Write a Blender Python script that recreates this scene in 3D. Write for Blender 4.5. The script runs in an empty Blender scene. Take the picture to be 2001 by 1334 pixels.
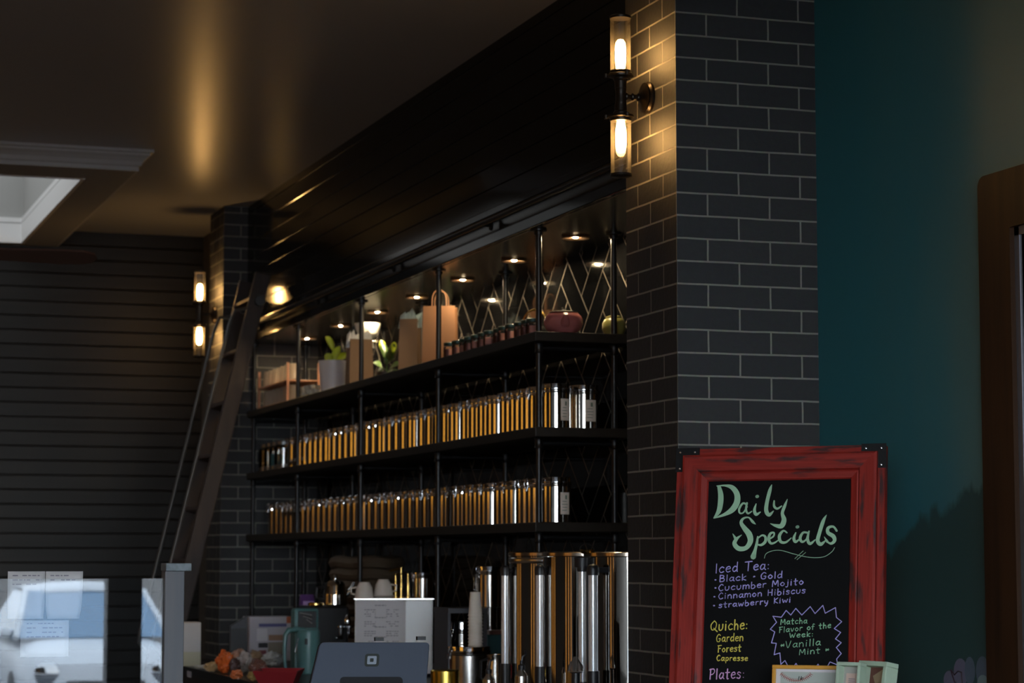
import bpy, bmesh, math, random
from mathutils import Vector, Matrix, noise as mnoise
random.seed(7)
SC = bpy.context.scene
COL = SC.collection
PI = math.pi

# ------------------------------------------------------------------ camera, world, exposure
F, EYE = 4500.0, 1.45                      # focal length in pixels of the 2001 px frame, eye height
PITCH = math.atan(421 / F)
YAW = math.atan(1536 * math.cos(PITCH) / F)
cam = bpy.data.cameras.new('camera')
cam.sensor_width = 36.0
cam.lens = F / 2001 * 36
cam.clip_start = 0.05
cam.dof.use_dof = True
cam.dof.focus_distance = 6.2
cam.dof.aperture_fstop = 6.3
camo = bpy.data.objects.new('camera', cam)
COL.objects.link(camo)
camo.location = (0, 0, EYE)
camo.rotation_euler = (PI / 2 + PITCH, 0, -YAW)
SC.camera = camo

world = bpy.data.worlds.new('sky')
SC.world = world
world.use_nodes = True
wn = world.node_tree
wn.nodes.clear()
w_out = wn.nodes.new('ShaderNodeOutputWorld')
w_bg = wn.nodes.new('ShaderNodeBackground')
w_tc = wn.nodes.new('ShaderNodeTexCoord')
w_sep = wn.nodes.new('ShaderNodeSeparateXYZ')
w_ramp = wn.nodes.new('ShaderNodeValToRGB')
w_ramp.color_ramp.elements[0].position = 0.0
w_ramp.color_ramp.elements[0].color = (0.80, 0.88, 0.95, 1)
w_ramp.color_ramp.elements[1].position = 0.6
w_ramp.color_ramp.elements[1].color = (0.70, 0.84, 1.0, 1)
wn.links.new(w_tc.outputs['Generated'], w_sep.inputs[0])
wn.links.new(w_sep.outputs['Z'], w_ramp.inputs[0])
wn.links.new(w_ramp.outputs[0], w_bg.inputs['Color'])
wn.links.new(w_bg.outputs[0], w_out.inputs[0])
w_bg.inputs['Strength'].default_value = 17.0

SC.view_settings.view_transform = 'Standard'
SC.view_settings.look = 'None'
SC.view_settings.exposure = 0.0
SC.view_settings.gamma = 1.0
SC.view_settings.use_curve_mapping = False
SC.cycles.use_denoising = True
SC.cycles.max_bounces = 8
SC.cycles.diffuse_bounces = 4
SC.cycles.glossy_bounces = 5
SC.cycles.transparent_max_bounces = 16
SC.cycles.caustics_reflective = False
SC.cycles.caustics_refractive = False
SC.cycles.sample_clamp_indirect = 6.0

# room planes (metres): y runs along the shelf wall away from the viewer, x across to it
CEIL = 3.45
XP = 2.64        # front of the brick pillars
XB = 2.78        # front of the bulkhead
XT = 3.10        # teal wall
XW = 3.20        # tiled wall behind the shelves
YN0, YN1 = 6.25, 6.655
YF0, YF1 = 12.89, 13.28
YE = 14.20       # plank wall at the end
YS = -3.0        # shop front
XL = -4.0
SOFFIT = 2.66
Z1, Z2, Z3 = 2.275, 1.924, 1.577   # shelf tops
CTR = 0.95       # counter height

# daylight portals in the shop-front openings
OPENINGS = [(-3.8, -1.55), (-1.35, 0.62), (0.78, 2.31), (2.53, 3.06)]
for a, b in OPENINGS:
    l = bpy.data.lights.new('window_daylight', 'AREA')
    l.shape = 'RECTANGLE'
    l.size = b - a
    l.size_y = 2.6
    l.cycles.is_portal = True
    o = bpy.data.objects.new('window_daylight', l)
    o.location = ((a + b) / 2, YS - 0.06, 1.6)
    o.rotation_euler = (PI / 2, 0, PI)
    COL.objects.link(o)

# ------------------------------------------------------------------ projection helper: pixel of the photo -> point on a real plane
_fw = Vector((math.sin(YAW) * math.cos(PITCH), math.cos(YAW) * math.cos(PITCH), math.sin(PITCH)))
_rt = Vector((math.cos(YAW), -math.sin(YAW), 0))
_up = _rt.cross(_fw)
EYEV = Vector((0, 0, EYE))


def ray(px, py):
    return _fw * F + _rt * (px - 1000.5) - _up * (py - 667)


def at(px, py, x=None, y=None, z=None):
    d = ray(px, py)
    if x is not None:
        t = x / d.x
    elif y is not None:
        t = y / d.y
    else:
        t = (z - EYE) / d.z
    return EYEV + d * t


def y_for(px, x):
    return at(px, 1088, x=x).y


# ------------------------------------------------------------------ materials
MATS = {}


def mat(name, col, rough=0.6, metal=0.0, emit=None, estr=0.0, spec=0.5, coat=0.0, noise=None, bump=None, trans=None):
    if name in MATS:
        return MATS[name]
    m = bpy.data.materials.new(name)
    m.use_nodes = True
    nt = m.node_tree
    b = nt.nodes['Principled BSDF']
    b.inputs['Base Color'].default_value = (*col, 1)
    b.inputs['Roughness'].default_value = rough
    b.inputs['Metallic'].default_value = metal
    b.inputs['Specular IOR Level'].default_value = spec
    b.inputs['Coat Weight'].default_value = coat
    if emit:
        b.inputs['Emission Color'].default_value = (*emit, 1)
        b.inputs['Emission Strength'].default_value = estr
    if noise:      # (scale xyz, second colour, contrast lo, hi)
        sc, c2, lo, hi = noise
        tc = nt.nodes.new('ShaderNodeTexCoord')
        mp = nt.nodes.new('ShaderNodeMapping')
        mp.inputs['Scale'].default_value = sc
        nz = nt.nodes.new('ShaderNodeTexNoise')
        nz.inputs['Scale'].default_value = 1.0
        nz.inputs['Detail'].default_value = 5.0
        rp = nt.nodes.new('ShaderNodeValToRGB')
        rp.color_ramp.elements[0].position = lo
        rp.color_ramp.elements[0].color = (*col, 1)
        rp.color_ramp.elements[1].position = hi
        rp.color_ramp.elements[1].color = (*c2, 1)
        nt.links.new(tc.outputs['Object'], mp.inputs[0])
        nt.links.new(mp.outputs[0], nz.inputs[0])
        nt.links.new(nz.outputs[0], rp.inputs[0])
        nt.links.new(rp.outputs[0], b.inputs['Base Color'])
    if bump:       # (scale, strength)
        tc = nt.nodes.new('ShaderNodeTexCoord')
        nz = nt.nodes.new('ShaderNodeTexNoise')
        nz.inputs['Scale'].default_value = bump[0]
        nz.inputs['Detail'].default_value = 4.0
        bp = nt.nodes.new('ShaderNodeBump')
        bp.inputs['Strength'].default_value = bump[1]
        bp.inputs['Distance'].default_value = 0.01
        nt.links.new(tc.outputs['Object'], nz.inputs[0])
        nt.links.new(nz.outputs[0], bp.inputs['Height'])
        nt.links.new(bp.outputs[0], b.inputs['Normal'])
    MATS[name] = m
    return m


def glass_mat(name, tint=(1, 1, 1), base=0.04, rough=0.02, haze=0.0, hazecol=(1, 1, 1)):
    """thin clear glass: transparent with a fresnel reflection and a little haze"""
    if name in MATS:
        return MATS[name]
    m = bpy.data.materials.new(name)
    m.use_nodes = True
    nt = m.node_tree
    nt.nodes.clear()
    out = nt.nodes.new('ShaderNodeOutputMaterial')
    tr = nt.nodes.new('ShaderNodeBsdfTransparent')
    tr.inputs[0].default_value = (*tint, 1)
    gl = nt.nodes.new('ShaderNodeBsdfGlossy')
    gl.inputs['Roughness'].default_value = rough
    fr = nt.nodes.new('ShaderNodeFresnel')
    fr.inputs[0].default_value = 1.5
    ad = nt.nodes.new('ShaderNodeMath')
    ad.operation = 'ADD'
    ad.inputs[1].default_value = base
    ad.use_clamp = True
    nt.links.new(fr.outputs[0], ad.inputs[0])
    mx = nt.nodes.new('ShaderNodeMixShader')
    nt.links.new(ad.outputs[0], mx.inputs[0])
    nt.links.new(tr.outputs[0], mx.inputs[1])
    nt.links.new(gl.outputs[0], mx.inputs[2])
    last = mx
    if haze:
        df = nt.nodes.new('ShaderNodeBsdfDiffuse')
        df.inputs[0].default_value = (*hazecol, 1)
        tl = nt.nodes.new('ShaderNodeBsdfTranslucent')
        tl.inputs[0].default_value = (*hazecol, 1)
        h1 = nt.nodes.new('ShaderNodeMixShader')
        h1.inputs[0].default_value = 0.5
        nt.links.new(df.outputs[0], h1.inputs[1])
        nt.links.new(tl.outputs[0], h1.inputs[2])
        h2 = nt.nodes.new('ShaderNodeMixShader')
        h2.inputs[0].default_value = haze
        nt.links.new(mx.outputs[0], h2.inputs[1])
        nt.links.new(h1.outputs[0], h2.inputs[2])
        last = h2
    nt.links.new(last.outputs[0], out.inputs[0])
    MATS[name] = m
    return m


def brick_mat():
    m = bpy.data.materials.new('dark_brick')
    m.use_nodes = True
    nt = m.node_tree
    b = nt.nodes['Principled BSDF']
    uv = nt.nodes.new('ShaderNodeTexCoord')
    br = nt.nodes.new('ShaderNodeTexBrick')
    br.offset = 0.5
    br.inputs['Scale'].default_value = 1.0
    br.inputs['Mortar Size'].default_value = 0.0032
    br.inputs['Mortar Smooth'].default_value = 0.25
    br.inputs['Bias'].default_value = -0.2
    br.inputs['Brick Width'].default_value = 0.2032
    br.inputs['Row Height'].default_value = 0.0681
    br.inputs['Color1'].default_value = (0.026, 0.026, 0.028, 1)
    br.inputs['Color2'].default_value = (0.036, 0.034, 0.034, 1)
    br.inputs['Mortar'].default_value = (0.30, 0.285, 0.24, 1)
    nz0 = nt.nodes.new('ShaderNodeTexNoise')
    nz0.inputs['Scale'].default_value = 9.0
    mxv = nt.nodes.new('ShaderNodeVectorMath')
    mxv.operation = 'SCALE'
    mxv.inputs['Scale'].default_value = 0.0035
    sb = nt.nodes.new('ShaderNodeVectorMath')
    sb.operation = 'ADD'
    nt.links.new(uv.outputs['UV'], nz0.inputs[0])
    nt.links.new(nz0.outputs['Color'], mxv.inputs[0])
    nt.links.new(uv.outputs['UV'], sb.inputs[0])
    nt.links.new(mxv.outputs[0], sb.inputs[1])
    nt.links.new(sb.outputs[0], br.inputs['Vector'])
    nz = nt.nodes.new('ShaderNodeTexNoise')
    nz.inputs['Scale'].default_value = 60.0
    nz.inputs['Detail'].default_value = 6.0
    nt.links.new(uv.outputs['UV'], nz.inputs[0])
    mul = nt.nodes.new('ShaderNodeMix')
    mul.data_type = 'RGBA'
    mul.blend_type = 'MULTIPLY'
    mul.inputs[0].default_value = 0.45
    nt.links.new(br.outputs['Color'], mul.inputs[6])
    nt.links.new(nz.outputs['Color'], mul.inputs[7])
    nt.links.new(mul.outputs[2], b.inputs['Base Color'])
    h = nt.nodes.new('ShaderNodeMath')
    h.operation = 'MULTIPLY_ADD'
    h.inputs[1].default_value = -0.9
    nt.links.new(br.outputs['Fac'], h.inputs[0])
    h2 = nt.nodes.new('ShaderNodeMath')
    h2.operation = 'MULTIPLY'
    h2.inputs[1].default_value = 0.35
    nt.links.new(nz.outputs[0], h2.inputs[0])
    nt.links.new(h2.outputs[0], h.inputs[2])
    bp = nt.nodes.new('ShaderNodeBump')
    bp.inputs['Strength'].default_value = 0.5
    bp.inputs['Distance'].default_value = 0.006
    nt.links.new(h.outputs[0], bp.inputs['Height'])
    nt.links.new(bp.outputs[0], b.inputs['Normal'])
    b.inputs['Roughness'].default_value = 0.62
    return m


def teal_mat():
    """painted mural: teal plaster, greyer green towards the door, a ragged dark green field below"""
    m = bpy.data.materials.new('teal_mural_paint')
    m.use_nodes = True
    nt = m.node_tree
    N, L = nt.nodes, nt.links
    b = N['Principled BSDF']
    b.inputs['Roughness'].default_value = 0.55
    tc = N.new('ShaderNodeTexCoord')
    sp = N.new('ShaderNodeSeparateXYZ')
    L.new(tc.outputs['Object'], sp.inputs[0])

    def math_(op, a, bb=None, c=None, clamp=False):
        n = N.new('ShaderNodeMath')
        n.operation = op
        n.use_clamp = clamp
        for i, v in enumerate((a, bb, c)):
            if v is None:
                continue
            if isinstance(v, (int, float)):
                n.inputs[i].default_value = v
            else:
                L.new(v, n.inputs[i])
        return n.outputs[0]

    def noise(sx, sy, sz, detail=4.0):
        mp = N.new('ShaderNodeMapping')
        mp.inputs['Scale'].default_value = (sx, sy, sz)
        L.new(tc.outputs['Object'], mp.inputs[0])
        n = N.new('ShaderNodeTexNoise')
        n.inputs['Scale'].default_value = 1.0
        n.inputs['Detail'].default_value = detail
        L.new(mp.outputs[0], n.inputs[0])
        return n.outputs[0]
    y, z = sp.outputs['Y'], sp.outputs['Z']
    # grey-green noise blend nearer the door (smaller y)
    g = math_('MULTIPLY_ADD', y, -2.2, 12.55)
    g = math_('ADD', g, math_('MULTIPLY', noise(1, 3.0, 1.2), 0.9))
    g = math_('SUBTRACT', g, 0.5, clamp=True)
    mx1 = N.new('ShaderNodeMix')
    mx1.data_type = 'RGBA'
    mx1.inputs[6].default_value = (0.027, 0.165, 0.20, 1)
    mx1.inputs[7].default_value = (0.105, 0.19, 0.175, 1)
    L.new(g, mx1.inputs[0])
    # ragged edge of the dark field
    e = math_('MULTIPLY_ADD', y, -0.32, 3.22)              # height of the edge
    e = math_('ADD', e, math_('MULTIPLY', noise(1, 13, 7, 6.0), 0.13))
    e = math_('ADD', e, math_('MULTIPLY', noise(1, 5, 2), 0.14))
    d = math_('SUBTRACT', e, z)
    d = math_('MULTIPLY', d, 40.0, clamp=True)
    mx2 = N.new('ShaderNodeMix')
    mx2.data_type = 'RGBA'
    mx2.inputs[7].default_value = (0.022, 0.058, 0.055, 1)
    L.new(mx1.outputs[2], mx2.inputs[6])
    L.new(math_('MULTIPLY', d, 0.9), mx2.inputs[0])
    L.new(mx2.outputs[2], b.inputs['Base Color'])
    return m


def distressed_red():
    m = bpy.data.materials.new('distressed_red_paint')
    m.use_nodes = True
    nt = m.node_tree
    N, L = nt.nodes, nt.links
    b = N['Principled BSDF']
    b.inputs['Roughness'].default_value = 0.5
    tc = N.new('ShaderNodeTexCoord')

    def nz(sx, sy, det, lo, hi, c0, c1):
        mp = N.new('ShaderNodeMapping')
        mp.inputs['Scale'].default_value = (sx, sy, 1)
        L.new(tc.outputs['UV'], mp.inputs[0])
        n = N.new('ShaderNodeTexNoise')
        n.inputs['Scale'].default_value = 1.0
        n.inputs['Detail'].default_value = det
        L.new(mp.outputs[0], n.inputs[0])
        r = N.new('ShaderNodeValToRGB')
        r.color_ramp.elements[0].position = lo
        r.color_ramp.elements[0].color = c0
        r.color_ramp.elements[1].position = hi
        r.color_ramp.elements[1].color = c1
        L.new(n.outputs[0], r.inputs[0])
        return r.outputs[0]
    base = nz(8, 160, 5, 0.3, 0.7, (0.20, 0.014, 0.010, 1), (0.30, 0.026, 0.018, 1))
    msk = nz(7, 46, 4, 0.54, 0.66, (0, 0, 0, 1), (1, 1, 1, 1))
    mx = N.new('ShaderNodeMix')
    mx.data_type = 'RGBA'
    L.new(msk, mx.inputs[0])
    L.new(base, mx.inputs[6])
    mx.inputs[7].default_value = (0.05, 0.02, 0.02, 1)
    b.inputs['Specular IOR Level'].default_value = 0.2
    L.new(mx.outputs[2], b.inputs['Base Color'])
    return m


M_BRICK = brick_mat()
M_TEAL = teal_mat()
M_RED = distressed_red()
M_CEIL = mat('grey_ceiling_paint', (0.44, 0.44, 0.455), 0.30, spec=0.075)
M_TRAY = mat('grey_tray_paint', (0.34, 0.335, 0.335), 0.5, spec=0.15)
M_TRIMW = mat('white_trim_paint', (0.55, 0.56, 0.57), 0.45)
M_WELLW = mat('shaded_white_well', (0.40, 0.40, 0.39), 0.6)  # white well walls greyed in colour to stand for shade
M_TRIMW2 = mat('bright_white_trim', (0.82, 0.82, 0.82), 0.5)  # white raised in colour for skylight on the inner trim
M_PLANK = mat('charcoal_planks', (0.016, 0.0145, 0.013), 0.42, spec=0.22, noise=((1.5, 3, 30), (0.0115, 0.0105, 0.0095), 0.35, 0.7))
M_BULK = mat('black_gloss_boards', (0.003, 0.003, 0.003), 0.10, spec=0.15)
M_SOFF = mat('dark_soffit_boards', (0.022, 0.020, 0.015), 0.20, spec=0.4)
M_TILE = mat('black_glazed_tile', (0.006, 0.006, 0.0065), 0.06, spec=0.25)
M_GROUT = mat('pale_grout', (0.27, 0.235, 0.19), 0.8)
M_FLOOR = mat('worn_floor_boards', (0.26, 0.22, 0.19), 0.5, noise=((2, 20, 1), (0.17, 0.145, 0.125), 0.3, 0.7))
M_WALL = mat('dark_plaster', (0.07, 0.06, 0.05), 0.7)
M_WALLL = mat('grey_plaster', (0.08, 0.075, 0.07), 0.7)
M_IRON = mat('black_iron', (0.009, 0.009, 0.010), 0.36, metal=0.3)
M_BRONZE = mat('oiled_bronze', (0.030, 0.022, 0.016), 0.32, metal=0.7)
M_SHELF = mat('dark_stained_shelf_wood', (0.022, 0.017, 0.012), 0.5, spec=0.3, noise=((30, 2, 30), (0.014, 0.011, 0.008), 0.35, 0.7))
M_LADDER = mat('dark_walnut', (0.048, 0.031, 0.025), 0.5, spec=0.3, noise=((30, 30, 3), (0.03, 0.02, 0.016), 0.35, 0.7))
M_STEEL = mat('polished_steel', (0.72, 0.69, 0.64), 0.07, metal=1.0)
M_STEEL2 = mat('satin_steel', (0.62, 0.60, 0.57), 0.24, metal=1.0)
M_CHROME = mat('chrome', (0.85, 0.86, 0.88), 0.06, metal=1.0)
M_BRASS = mat('brass', (0.80, 0.52, 0.16), 0.22, metal=1.0)
M_COPPER = mat('satin_copper_ring', (0.75, 0.48, 0.30), 0.28, metal=1.0)
M_GOLDT = mat('gold_tin', (0.85, 0.62, 0.12), 0.25, metal=1.0)
M_BLACK = mat('black_plastic', (0.014, 0.014, 0.016), 0.4)
M_PAPER = mat('white_paper', (0.62, 0.59, 0.60), 0.8)
M_PAPERC = mat('cream_paper', (0.80, 0.72, 0.62), 0.8)
M_KRAFT = mat('kraft_paper', (0.24, 0.145, 0.085), 0.75)
M_KRAFTO = mat('orange_lit_kraft', (0.20, 0.092, 0.042), 0.7)  # brown kraft tinted orange for the warm light on the bag
M_INK = mat('faded_ink', (0.20, 0.18, 0.22), 0.8)
M_INKD = mat('dark_ink', (0.03, 0.035, 0.03), 0.7)
M_LEAF = mat('fresh_green_leaf', (0.46, 0.56, 0.04), 0.4)
M_LEAFD = mat('dark_green_leaf', (0.07, 0.15, 0.03), 0.4)
M_SOIL = mat('potting_soil', (0.03, 0.02, 0.015), 0.9)
M_POT = mat('white_ceramic', (0.66, 0.62, 0.62), 0.35)
M_CUP = mat('cream_ceramic', (0.70, 0.61, 0.53), 0.2)
M_TISSUE = mat('white_tissue_paper', (0.85, 0.85, 0.80), 0.8)
M_TISSUEB = mat('pale_blue_tissue_paper', (0.50, 0.62, 0.63), 0.8)
M_PINK = mat('pink_glazed_stoneware', (0.46, 0.155, 0.15), 0.25, noise=((9, 9, 25), (0.30, 0.10, 0.105), 0.35, 0.7))
M_GREENPOT = mat('moss_green_glaze', (0.25, 0.24, 0.07), 0.35)
M_JARLID = mat('dark_teal_lid', (0.010, 0.035, 0.035), 0.4, metal=0.4)
M_JARFILL = mat('dusky_pink_tea', (0.15, 0.06, 0.055), 0.7)
M_AQUA = mat('aqua_enamel', (0.09, 0.20, 0.20), 0.3)
M_TABLET = mat('slate_grey_aluminium', (0.085, 0.10, 0.135), 0.42, metal=0.2)
M_WHITEMETAL = mat('white_enamel', (0.78, 0.80, 0.80), 0.30)
M_POST = mat('grey_painted_post', (0.10, 0.105, 0.118), 0.6, noise=((60, 60, 4), (0.12, 0.115, 0.122), 0.4, 0.7))
M_POSTCAP = mat('pale_grey_weathered_cap', (0.19, 0.22, 0.24), 0.6, noise=((60, 8, 60), (0.12, 0.145, 0.16), 0.4, 0.65))
M_COUNTER = mat('black_worktop', (0.006, 0.006, 0.006), 0.35, spec=0.25)
M_CAB = mat('charcoal_cabinet', (0.03, 0.03, 0.032), 0.5)
M_CASING = mat('dark_oak_casing', (0.05, 0.022, 0.009), 0.5, spec=0.2, noise=((20, 20, 1.5), (0.022, 0.011, 0.006), 0.35, 0.7))
M_ALU = mat('dull_aluminium', (0.30, 0.30, 0.33), 0.35, metal=0.8)
M_DARKGLASS = mat('dark_door_glass', (0.004, 0.004, 0.005), 0.05)
M_BOARD = mat('chalkboard_black', (0.003, 0.003, 0.0035), 0.6, spec=0.1)
M_MINT = mat('mint_paint', (0.43, 0.55, 0.42), 0.5)
M_YFRAME = mat('golden_yellow_frame', (0.62, 0.29, 0.03), 0.35)
M_PURPLE = mat('purple_foil', (0.12, 0.05, 0.18), 0.3)
M_ORANGE = mat('orange_wrapper', (0.62, 0.12, 0.02), 0.4)
M_CLEARWRAP = mat('pale_wrapper', (0.42, 0.36, 0.33), 0.2)
M_BROWNW = mat('brown_wrapper', (0.16, 0.07, 0.05), 0.3)
M_REDTRAY = mat('red_plastic', (0.30, 0.022, 0.028), 0.4)
M_AMBER = mat('amber_lit_wood', (0.55, 0.25, 0.14), 0.4)  # wood lightened to amber for the lamp light on the rack
M_BULB = mat('warm_filament_bulb', (1, 0.8, 0.5), 0.4, emit=(1.0, 0.55, 0.18), estr=80)
M_LENS = mat('warm_spot_lens', (1, 0.85, 0.6), 0.4, emit=(1.0, 0.76, 0.44), estr=2200)
M_AMBERGLOW = mat('added_amber_glow', (0.3, 0.15, 0.03), 0.4, emit=(1.0, 0.45, 0.10), estr=0.42)  # glow of the added columns that streak the steel
M_AMBERTOP = mat('added_amber_glow_bright', (0.3, 0.15, 0.03), 0.4, emit=(1.0, 0.46, 0.06), estr=1.6)
M_SKYL = mat('skylight_pane', (0.6, 0.65, 0.7), 0.4, emit=(0.92, 0.97, 1.0), estr=1.3)
M_CARW = mat('white_car_paint', (0.62, 0.64, 0.66), 0.3)
M_CARG = mat('car_glass', (0.10, 0.17, 0.25), 0.08)
M_CARB = mat('black_trim_rubber', (0.02, 0.02, 0.022), 0.5)
M_ASPHALT = mat('asphalt', (0.03, 0.033, 0.037), 0.85)
M_FAN = mat('mahogany_fan_blade', (0.065, 0.026, 0.016), 0.45)
M_MIDGREY = mat('dark_grey_plastic', (0.06, 0.062, 0.07), 0.5)
M_CARD = mat('brown_card', (0.36, 0.25, 0.15), 0.8)
M_PETAL1 = mat('mural_petal_lilac', (0.15, 0.14, 0.20), 0.6)
M_PETAL2 = mat('mural_petal_slate', (0.10, 0.13, 0.17), 0.6)
M_PETAL3 = mat('mural_petal_mint', (0.20, 0.27, 0.27), 0.6)
M_MURALLINE = mat('mural_dark_outline', (0.03, 0.012, 0.02), 0.6)
G_CLEAR = glass_mat('clear_glass', (0.97, 0.98, 0.98), 0.02)
G_SHADE = glass_mat('seeded_sconce_glass', (0.95, 0.93, 0.88), 0.03, 0.08, haze=0.016, hazecol=(1, 0.92, 0.75))
G_PANE = glass_mat('screen_glass', (0.93, 0.95, 0.97), 0.02, 0.0)


# ------------------------------------------------------------------ mesh builder
class MB:
    def __init__(self):
        self.v, self.f, self.m, self.s, self.uv = [], [], [], [], {}

    def add(self, vs, fs, mi=0, smooth=False, M=None):
        k = len(self.v)
        for p in vs:
            p = Vector(p)
            self.v.append(M @ p if M is not None else p)
        for f in fs:
            self.f.append([i + k for i in f])
            self.m.append(mi)
            self.s.append(smooth)
        return self

    def box(self, x0, x1, y0, y1, z0, z1, mi=0, M=None):
        vs = [(x0, y0, z0), (x1, y0, z0), (x1, y1, z0), (x0, y1, z0), (x0, y0, z1), (x1, y0, z1), (x1, y1, z1), (x0, y1, z1)]
        fs = [(0, 3, 2, 1), (4, 5, 6, 7), (0, 1, 5, 4), (1, 2, 6, 5), (2, 3, 7, 6), (3, 0, 4, 7)]
        return self.add(vs, fs, mi, False, M)

    def lathe(self, prof, seg=24, c=(0, 0, 0), mi=0, M=None, a0=0.0, close=True):
        """prof: list of (radius, z) from the bottom up; revolved about z"""
        p2 = [prof[0]]
        for (r0, z0), (r1, z1) in zip(prof[:-1], prof[1:]):     # support loops keep long straight runs flat
            d = math.hypot(r1 - r0, z1 - z0)
            if d > 0.03 and abs(z1 - z0) > 0.6 * d:
                t = 0.002 / d
                p2 += [(r0 + (r1 - r0) * t, z0 + (z1 - z0) * t), (r1 + (r0 - r1) * t, z1 + (z0 - z1) * t)]
            p2.append((r1, z1))
        prof = p2
        vs, fs = [], []
        n = len(prof)
        for j in range(seg):
            a = a0 + 2 * PI * j / seg
            for r, z in prof:
                vs.append((c[0] + r * math.cos(a), c[1] + r * math.sin(a), c[2] + z))
        for j in range(seg):
            j2 = (j + 1) % seg
            for i in range(n - 1):
                fs.append((j * n + i, j2 * n + i, j2 * n + i + 1, j * n + i + 1))
        if close:
            if prof[0][0] > 1e-6:
                fs.append([j * n for j in range(seg)][::-1])
            if prof[-1][0] > 1e-6:
                fs.append([j * n + n - 1 for j in range(seg)])
        return self.add(vs, fs, mi, True, M)

    def flat(self):
        self.s = [False] * len(self.s)
        return self

    def tube(self, pts, r, seg=10, mi=0, M=None, closed=False):
        pts = [Vector(p) for p in pts]
        n = len(pts)
        rs = r if isinstance(r, (list, tuple)) else [r] * n
        vs, fs = [], []
        ref = None
        for i, p in enumerate(pts):
            if closed:
                t = pts[(i + 1) % n] - pts[i - 1]
            else:
                t = pts[min(i + 1, n - 1)] - pts[max(i - 1, 0)]
            t.normalize()
            if ref is None:
                ref = Vector((0, 0, 1)) if abs(t.z) < 0.9 else Vector((1, 0, 0))
            a = t.cross(ref)
            if a.length < 1e-5:
                a = t.orthogonal()
            a.normalize()
            b = a.cross(t).normalized()
            ref = b
            for k in range(seg):
                an = 2 * PI * k / seg
                vs.append(p + (a * math.cos(an) + b * math.sin(an)) * rs[i])
        rng = n if closed else n - 1
        for i in range(rng):
            i2 = (i + 1) % n
            for k in range(seg):
                k2 = (k + 1) % seg
                fs.append((i * seg + k, i2 * seg + k, i2 * seg + k2, i * seg + k2))
        if not closed:
            fs.append(list(range(seg)))
            fs.append([(n - 1) * seg + k for k in range(seg)][::-1])
        return self.add(vs, fs, mi, True, M)

    def prism(self, poly, d, mi=0, M=None):
        """poly in the xy plane, extruded from z=0 to z=d"""
        n = len(poly)
        vs = [(p[0], p[1], 0) for p in poly] + [(p[0], p[1], d) for p in poly]
        fs = [list(range(n))[::-1], list(range(n, 2 * n))]
        fs += [(i, (i + 1) % n, n + (i + 1) % n, n + i) for i in range(n)]
        return self.add(vs, fs, mi, False, M)

    def build(self, name, mats, parent=None, bevel=0.0, uvfn=None, solid=0.0, subs=0, loc=None, fix=True):
        me = bpy.data.meshes.new(name)
        me.from_pydata([tuple(p) for p in self.v], [], self.f)
        if not isinstance(mats, (list, tuple)):
            mats = [mats]
        for m in mats:
            me.materials.append(m)
        for p, mi, s in zip(me.polygons, self.m, self.s):
            p.material_index = mi
            p.use_smooth = s
        if fix:
            bm = bmesh.new()
            bm.from_mesh(me)
            bmesh.ops.recalc_face_normals(bm, faces=bm.faces)
            bm.to_mesh(me)
            bm.free()
        if uvfn:
            uvl = me.uv_layers.new(name='UVMap')
            for p in me.polygons:
                for li in p.loop_indices:
                    uvl.data[li].uv = uvfn(me.vertices[me.loops[li].vertex_index].co, p.normal)
        me.update()
        o = bpy.data.objects.new(name, me)
        COL.objects.link(o)
        if any(self.s):
            try:
                me.set_sharp_from_angle(angle=math.radians(40))
            except Exception:
                pass
        if solid:
            md = o.modifiers.new('solid', 'SOLIDIFY')
            md.thickness = solid
            md.offset = 0
        if bevel:
            md = o.modifiers.new('bevel', 'BEVEL')
            md.width = bevel
            md.segments = 2
            md.limit_method = 'ANGLE'
        if subs:
            md = o.modifiers.new('sub', 'SUBSURF')
            md.levels = subs
            md.render_levels = subs
        if parent:
            o.parent = parent
        if loc is not None:
            o.location = loc
        return o


def tag(o, label, cat, group=None, kind=None):
    o['label'] = label
    o['category'] = cat
    if group:
        o['group'] = group
    if kind:
        o['kind'] = kind
    return o


def thing(name, label, cat, loc=(0, 0, 0), rz=0.0, group=None):
    o = bpy.data.objects.new(name, None)
    COL.objects.link(o)
    o.empty_display_size = 0.05
    o.location = loc
    o.rotation_euler = (0, 0, rz)
    return tag(o, label, cat, group)


def structure(o, label=None, cat=None):
    o['kind'] = 'structure'
    if label:
        o['label'] = label
    if cat:
        o['category'] = cat
    return o


def copy_thing(root, loc, rz=0.0, label=None):
    r = root.copy()
    COL.objects.link(r)
    r.location = loc
    r.rotation_euler = (0, 0, rz)
    if label:
        r['label'] = label
    for ch in list(root.children):
        c = ch.copy()
        COL.objects.link(c)
        c.parent = r
        for g in list(ch.children):
            d = g.copy()
            COL.objects.link(d)
            d.parent = c
    return r


ORD = ['', 'first', 'second', 'third', 'fourth', 'fifth', 'sixth', 'seventh', 'eighth', 'ninth', 'tenth', 'eleventh', 'twelfth',
       'thirteenth', 'fourteenth', 'fifteenth', 'sixteenth', 'seventeenth', 'eighteenth', 'nineteenth', 'twentieth']
for tens, base in (('twenty', 20), ('thirty', 30), ('forty', 40)):
    if base > 20:
        ORD.append({'thirty': 'thirtieth', 'forty': 'fortieth'}[tens])
    ORD += [tens + '-' + ORD[k] for k in range(1, 10)]

# ------------------------------------------------------------------ room shell
o = MB().box(XL - 0.2, 3.5, YS - 0.2, YE + 0.2, -0.1, 0.0).build('floor', M_FLOOR)
structure(o, 'worn wooden floor of the cafe', 'floor')

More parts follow.
